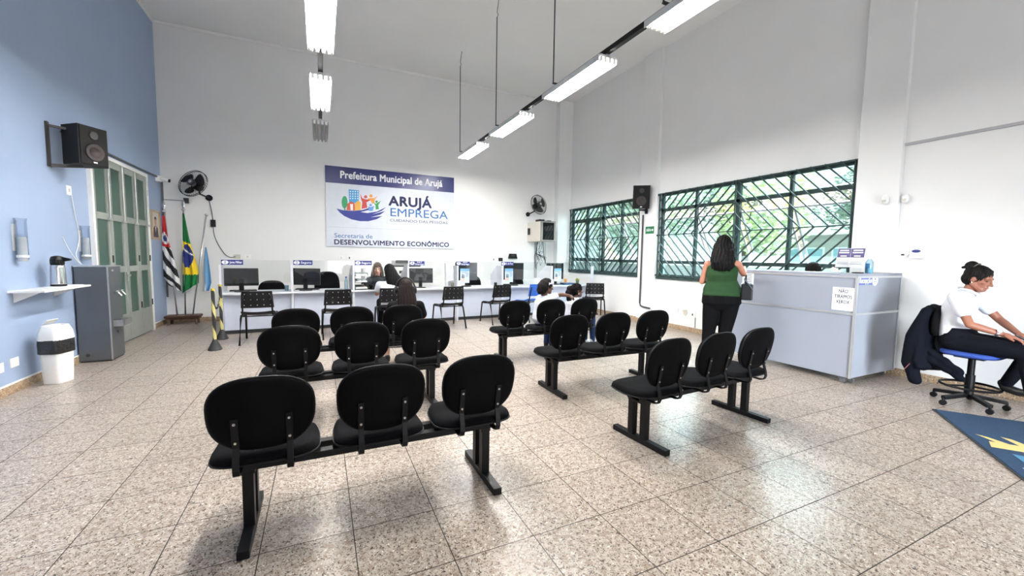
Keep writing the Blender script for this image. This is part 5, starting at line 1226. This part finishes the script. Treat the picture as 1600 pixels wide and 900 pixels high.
B().rings([[V(W_(s, f, z)-W_(.265, .05, .86)) for s, f in ((.212, -.06), (.34, -.06), (.34, .12), (.212, .12))] for z in (.87, 1.07)]).build('bag_body', K['blackp'], t, bevel=.015, seg=3)
B().tube([W_(.262, -.02, 1.06)-W_(.265, .05, .86), W_(.262, .02, 1.17)-W_(.265, .05, .86), W_(.262, .10, 1.17)-W_(.265, .05, .86), W_(.262, .14, 1.06)-W_(.265, .05, .86)], .009).build('handle', K['blackp'], t)
B().bar(W_(.218, -.03, 1.08)-W_(.265, .05, .86), W_(.218, -.03, .95)-W_(.265, .05, .86), .012, .01).build('zip_tag', K['paper'], t)
tag(B().bar(W_(.24, .0, 1.13), W_(.335, -.02, 1.0), .10, .008, rt).build('document_folder', solid('folder_slate', 70, 90, 104)), 'slim grey folder sticking out beside the black handbag', 'folder')

# receptionist: only the crown of the head rises over the desk
st = dup(O0, (5.84, 3.12, 0), -PI/2+PI, 'office chair of the receptionist behind the desk'); st.rotation_euler = (0, 0, PI/2); st.scale = (1, 1, 1.12); st['group'] = ''; del st['group']
rc = Fig('receptionist behind the desk, only dark hair showing above the ledge', (5.80, 3.12, 0), dict(pel=(5.82, 3.12, .70), neck=(5.80, 3.12, 1.09), head=(5.78, 3.12, 1.215), hf=(-1, -.2, -.35), hu=(-.3, 0, .95), shL=(5.80, 2.95, 1.03), shR=(5.80, 3.29, 1.03), elL=(5.72, 2.93, .82), elR=(5.72, 3.31, .82), wrL=(5.62, 3.02, .80), wrR=(5.62, 3.22, .80),
   hipL=(5.80, 3.04, .68), hipR=(5.80, 3.20, .68), knL=(5.50, 3.04, .66), knR=(5.50, 3.20, .66), anL=(5.52, 3.04, .26), anR=(5.52, 3.20, .26), toeL=(5.40, 3.04, .21), toeR=(5.40, 3.20, .21)), .98)
rc.body(SKT, (('L', (-1, .2, -.1), (0, 0, -1), .4), ('R', (-1, -.2, -.1), (0, 0, -1), .4)), .009); rc.shirt(NAVY, .6); rc.trousers(BLK); rc.hair(HDK, lambda b, H: rc.cap(b, H, .014), .008)

# attendant behind booth 3
at = Fig('attendant with long greying hair and a dark top facing us behind booth 3', (1.06, 8.80, 0), dict(pel=(1.06, 8.86, .48), neck=(1.06, 8.80, .925), head=(1.058, 8.755, 1.075), hf=(-.1, -1, -.22), shL=(1.22, 8.79, .855), shR=(.90, 8.79, .855), elL=(1.28, 8.66, .72), elR=(.83, 8.62, .74), wrL=(1.14, 8.46, .725), wrR=(.76, 8.40, .745),
   hipL=(1.15, 8.83, .46), hipR=(.97, 8.83, .46), knL=(1.16, 8.48, .46), knR=(.96, 8.48, .46), anL=(1.16, 8.50, .08), anR=(.96, 8.50, .08), toeL=(1.17, 8.37, .03), toeR=(.95, 8.37, .03)), 1.0)
at.body(SKL, (('L', (-.4, -.9, -.05), (0, 0, -1), .4), ('R', (-.5, -.85, 0), (0, 0, -1), .5)), .007)
at.shirt(cloth('blouse_dark', 40, 44, 48), 1.4, 1.08, .01, 'blouse'); at.trousers(BLK); at.shoes(SHOE)
def ah(b, H):
    at.cap(b, H, .014)
    for e in (-1, 1): chain(b, [H(e*.035, .05, .095), H(e*.078, .035, .04), H(e*.088, .01, -.06), H(e*.095, .0, -.15), H(e*.085, .01, -.21)], [.02, .022, .03, .034, .02])
    loft(b, [(H(0, -.05, .05), .08, .06), (H(0, -.065, -.08), .10, .05), (H(0, -.07, -.2), .09, .04)], at.hl)
at.hair(HGR, ah, .007)
dup(O0, (1.06, 8.88, 0), 0, 'office chair the attendant sits on behind booth 3')

# woman in white at booth 3, seen from behind
wb = Fig('woman in a white shirt with very long black hair sitting at booth 3', (1.12, 7.45, 0), dict(pel=(1.10, 7.36, .50), neck=(1.10, 7.46, .90), head=(1.11, 7.52, 1.065), hf=(-.12, 1, -.12), shL=(.935, 7.47, .835), shR=(1.27, 7.45, .835), elL=(.90, 7.56, .665), elR=(1.34, 7.55, .665), wrL=(.97, 7.80, .725), wrR=(1.22, 7.80, .725),
   hipL=(1.01, 7.42, .485), hipR=(1.19, 7.42, .485), knL=(.99, 7.80, .50), knR=(1.21, 7.80, .50), anL=(.98, 7.78, .085), anR=(1.22, 7.78, .085), toeL=(.97, 7.92, .03), toeR=(1.23, 7.92, .03)), 1.0)
wb.body(SKT, (('L', (.4, .9, -.02), (0, 0, -1), .4), ('R', (-.4, .9, -.02), (0, 0, -1), .4)), .008)
wb.shirt(WHT, .5, 1.06, .01); wb.trousers(BLK, 1.08, .01); wb.shoes(SHOE)
def bh(b, H):
    wb.cap(b, H, .018)
    loft(b, [(H(0, -.03, .10), .06, .06), (H(0, -.06, .02), .098, .08), (H(-.02, -.085, -.08), .12, .07), (H(-.05, -.10, -.16), .14, .065), (H(-.08, -.11, -.23), .14, .055), (H(-.10, -.11, -.28), .10, .04)], wb.hl)
wb.hair(HBL, bh, .008)

# person with headphones on the rear left bench
hp = Fig('person with headphones and long dark red hair on the rear left bench', (.86, 4.85, 0), dict(pel=(.85, 4.86, .515), neck=(.90, 4.86, .825), head=(.905, 4.885, .955), hf=(.02, 1, -.25), hu=(0, .2, .97), shL=(.75, 4.86, .765), shR=(1.06, 4.84, .765), elL=(.70, 4.93, .60), elR=(1.13, 4.91, .585), wrL=(.80, 5.12, .56), wrR=(1.02, 5.12, .56),
   hipL=(.76, 4.90, .50), hipR=(.94, 4.90, .50), knL=(.74, 5.24, .50), knR=(.97, 5.24, .50), anL=(.74, 5.24, .085), anR=(.97, 5.24, .085), toeL=(.73, 5.38, .03), toeR=(.98, 5.38, .03)), .93)
hp.body(SKL, (('L', (.4, .9, -.1), (0, 0, -1), .4), ('R', (-.4, .9, -.1), (0, 0, -1), .4)), .008)
sm = mat('striped_cloth', srgb(20, 20, 22), .85); nt = sm.node_tree; tcn = nt.nodes.new('ShaderNodeTexCoord'); wv = nt.nodes.new('ShaderNodeTexWave'); wv.bands_direction = 'Z'; wv.inputs['Scale'].default_value = 15; wv.inputs['Distortion'].default_value = .4; rp = nt.nodes.new('ShaderNodeValToRGB'); rp.color_ramp.interpolation = 'CONSTANT'; rp.color_ramp.elements[0].color = (.01, .01, .012, 1); rp.color_ramp.elements[1].position = .55; rp.color_ramp.elements[1].color = (.8, .8, .8, 1)
nt.links.new(tcn.outputs['Object'], wv.inputs[0]); nt.links.new(wv.outputs['Fac'], rp.inputs[0]); nt.links.new(rp.outputs[0], nt.nodes['Principled BSDF'].inputs['Base Color'])
hp.shirt(STRP, .6, 1.08, .01); 
b = B(); loft(b, [((.85, 4.86, .60), .16, .13), ((.85, 4.84, .50), .195, .16), ((.85, 4.92, .45), .20, .20)], hp.l); blob(b, 'striped_skirt', sm, hp.t, hp.root, .008, 3)
b = B(); loft(b, [((.86, 5.20, .56), .17, .10), ((.86, 5.26, .42), .19, .10), ((.86, 5.26, .20), .20, .10)], hp.l); chain(b, [(.76, 4.95, .50), (.75, 5.22, .50)], [.09, .07]); chain(b, [(.95, 4.95, .50), (.97, 5.22, .50)], [.09, .07]); blob(b, 'skirt_front', sm, hp.t, hp.root, .009, 3)
hp.shoes(SHOE)
def hh(b, H):
    hp.cap(b, H, .016)
    loft(b, [(H(0, -.03, .09), .06, .06), (H(0, -.055, .0), .094, .075), (H(0, -.08, -.10), .105, .06), (H(0, -.095, -.20), .11, .05), (H(0, -.10, -.255), .08, .035)], hp.hl)
hp.hair(HBR, hh, .007)
t = thing('headphones', 'black headphones on the dark red hair', 'headphones', tuple(hp.J['head'])); L0_ = lambda l, f, u: hp.H(l, f, u)-hp.J['head']
B().tube([L0_(.118*math.cos(a), -.005, .132*math.sin(a)+.022) for a in [PI*i/16 for i in range(17)]], .010).build('headband', K['blackp'], t, smooth=True)
for e in (-1, 1): B().cyl(L0_(e*.100, -.005, -.005), L0_(e*.135, -.005, -.005), .046).build('ear_cup', K['blackp'], t, bevel=.006)

# two girls on the rear bench near the windows
def girl(label, root, J, sc): return Fig(label, root, J, sc)
g1 = girl('girl with a white bow and glasses leaning an arm on the bench back', (2.84, 4.98, 0), dict(pel=(2.760, 4.900, .52), neck=(2.790, 4.890, .83), head=(2.835, 4.880, .955), hf=(1, -.12, -.16), hu=(.15, 0, 1), shL=(2.810, 5.030, .775), shR=(2.790, 4.750, .785), elL=(2.880, 5.060, .62), elR=(2.925, 4.675, .862), wrL=(3.020, 4.970, .60), wrR=(3.050, 4.665, .848),
   hipL=(2.800, 4.970, .50), hipR=(2.800, 4.840, .50), knL=(2.980, 5.060, .50), knR=(3.000, 4.940, .50), anL=(2.990, 5.140, .10), anR=(3.020, 5.040, .10), toeL=(3.080, 5.220, .03), toeR=(3.110, 5.120, .03)), .84)
g1.body(SKD, (('L', (.8, -.4, -.1), (0, 0, -1), .4), ('R', (.9, .05, -.25), (.1, .5, -.8), .7)), .006)
g1.shirt(WHT, .55, 1.1, .012, 'tee', sr=1.35); g1.trousers(JEAN); g1.shoes(SHOE)
def gh(b, H):
    g1.cap(b, H, .016); loft(b, [(H(0, -.04, .08), .08, .06), (H(0, -.07, .0), .105, .07), (H(0, -.085, -.09), .10, .06), (H(0, -.08, -.13), .06, .04)], g1.hl)
g1.hair(HDK, gh, .007, jag=.005)
bw = solid('bow_lilac', 224, 214, 238, r=.7); b = B()
for e in (-1, 1): b.ell(g1.H(-.055-.008, .02+e*.032, .062+e*.012), (.02, .034, .026))
b.ell(g1.H(-.068, .02, .062), (.014, .014, .014)); b.ell(g1.H(-.06, .05, .095), (.018, .026, .014))
blob(b, 'bow', bw, g1.t, g1.root, .006, 2)
b = B()
for e in (-1, 1): b.tube([g1.H(e*.031+.021*math.cos(a), .092-.01*abs(math.cos(a)), .006+.016*math.sin(a)) for a in [2*PI*i/16 for i in range(16)]], .0018, 5, True); b.tube([g1.H(e*.052, .084, .008), g1.H(e*.072, .0, .008)], .0018, 5)
b.tube([g1.H(-.010, .092, .008), g1.H(.010, .092, .008)], .0018, 5)
for v in b.bm.verts: v.co -= g1.root
b.build('glasses', solid('glasses_pink', 210, 150, 150), g1.t)
g2 = girl('girl with a curly ponytail in a white tee on the last seat of that bench', (3.40, 5.02, 0), dict(pel=(3.290, 4.940, .52), neck=(3.330, 4.940, .78), head=(3.365, 4.920, .885), hf=(1, -.2, -.02), shL=(3.340, 5.060, .725), shR=(3.320, 4.810, .725), elL=(3.420, 5.090, .575), elR=(3.430, 4.850, .56), wrL=(3.620, 5.080, .56), wrR=(3.640, 4.940, .565),
   hipL=(3.340, 5.000, .50), hipR=(3.340, 4.880, .50), knL=(3.660, 5.120, .49), knR=(3.680, 4.980, .49), anL=(3.680, 5.140, .12), anR=(3.720, 5.000, .12), toeL=(3.800, 5.160, .06), toeR=(3.840, 5.000, .06)), .80)
g2.body(SKD, (('L', (.95, -.1, -.2), (0, 0, -1), .6), ('R', (.95, .05, -.15), (0, 0, -1), .6)), .006)
g2.shirt(WHT, .55, 1.1, .012, 'tee', sr=1.35); g2.trousers(JEAN); g2.shoes(solid('shoe_white', 220, 220, 220))
def ph(b, H):
    g2.cap(b, H, .010); b.ell(H(0, -.13, .03), (.055, .05, .05)); b.ell(H(0, -.15, -.04), (.06, .05, .06)); b.ell(H(0, -.14, -.10), (.05, .045, .05)); b.ell(H(0, -.15, -.15), (.035, .03, .035))
g2.hair(HCU, ph, .006, jag=.008)
b = B(); b.ell(g2.H(-.074, .0, -.05), (.006, .006, .014))
for v in b.bm.verts: v.co -= g2.root
b.build('earring', K['whitep'], g2.t, smooth=True)
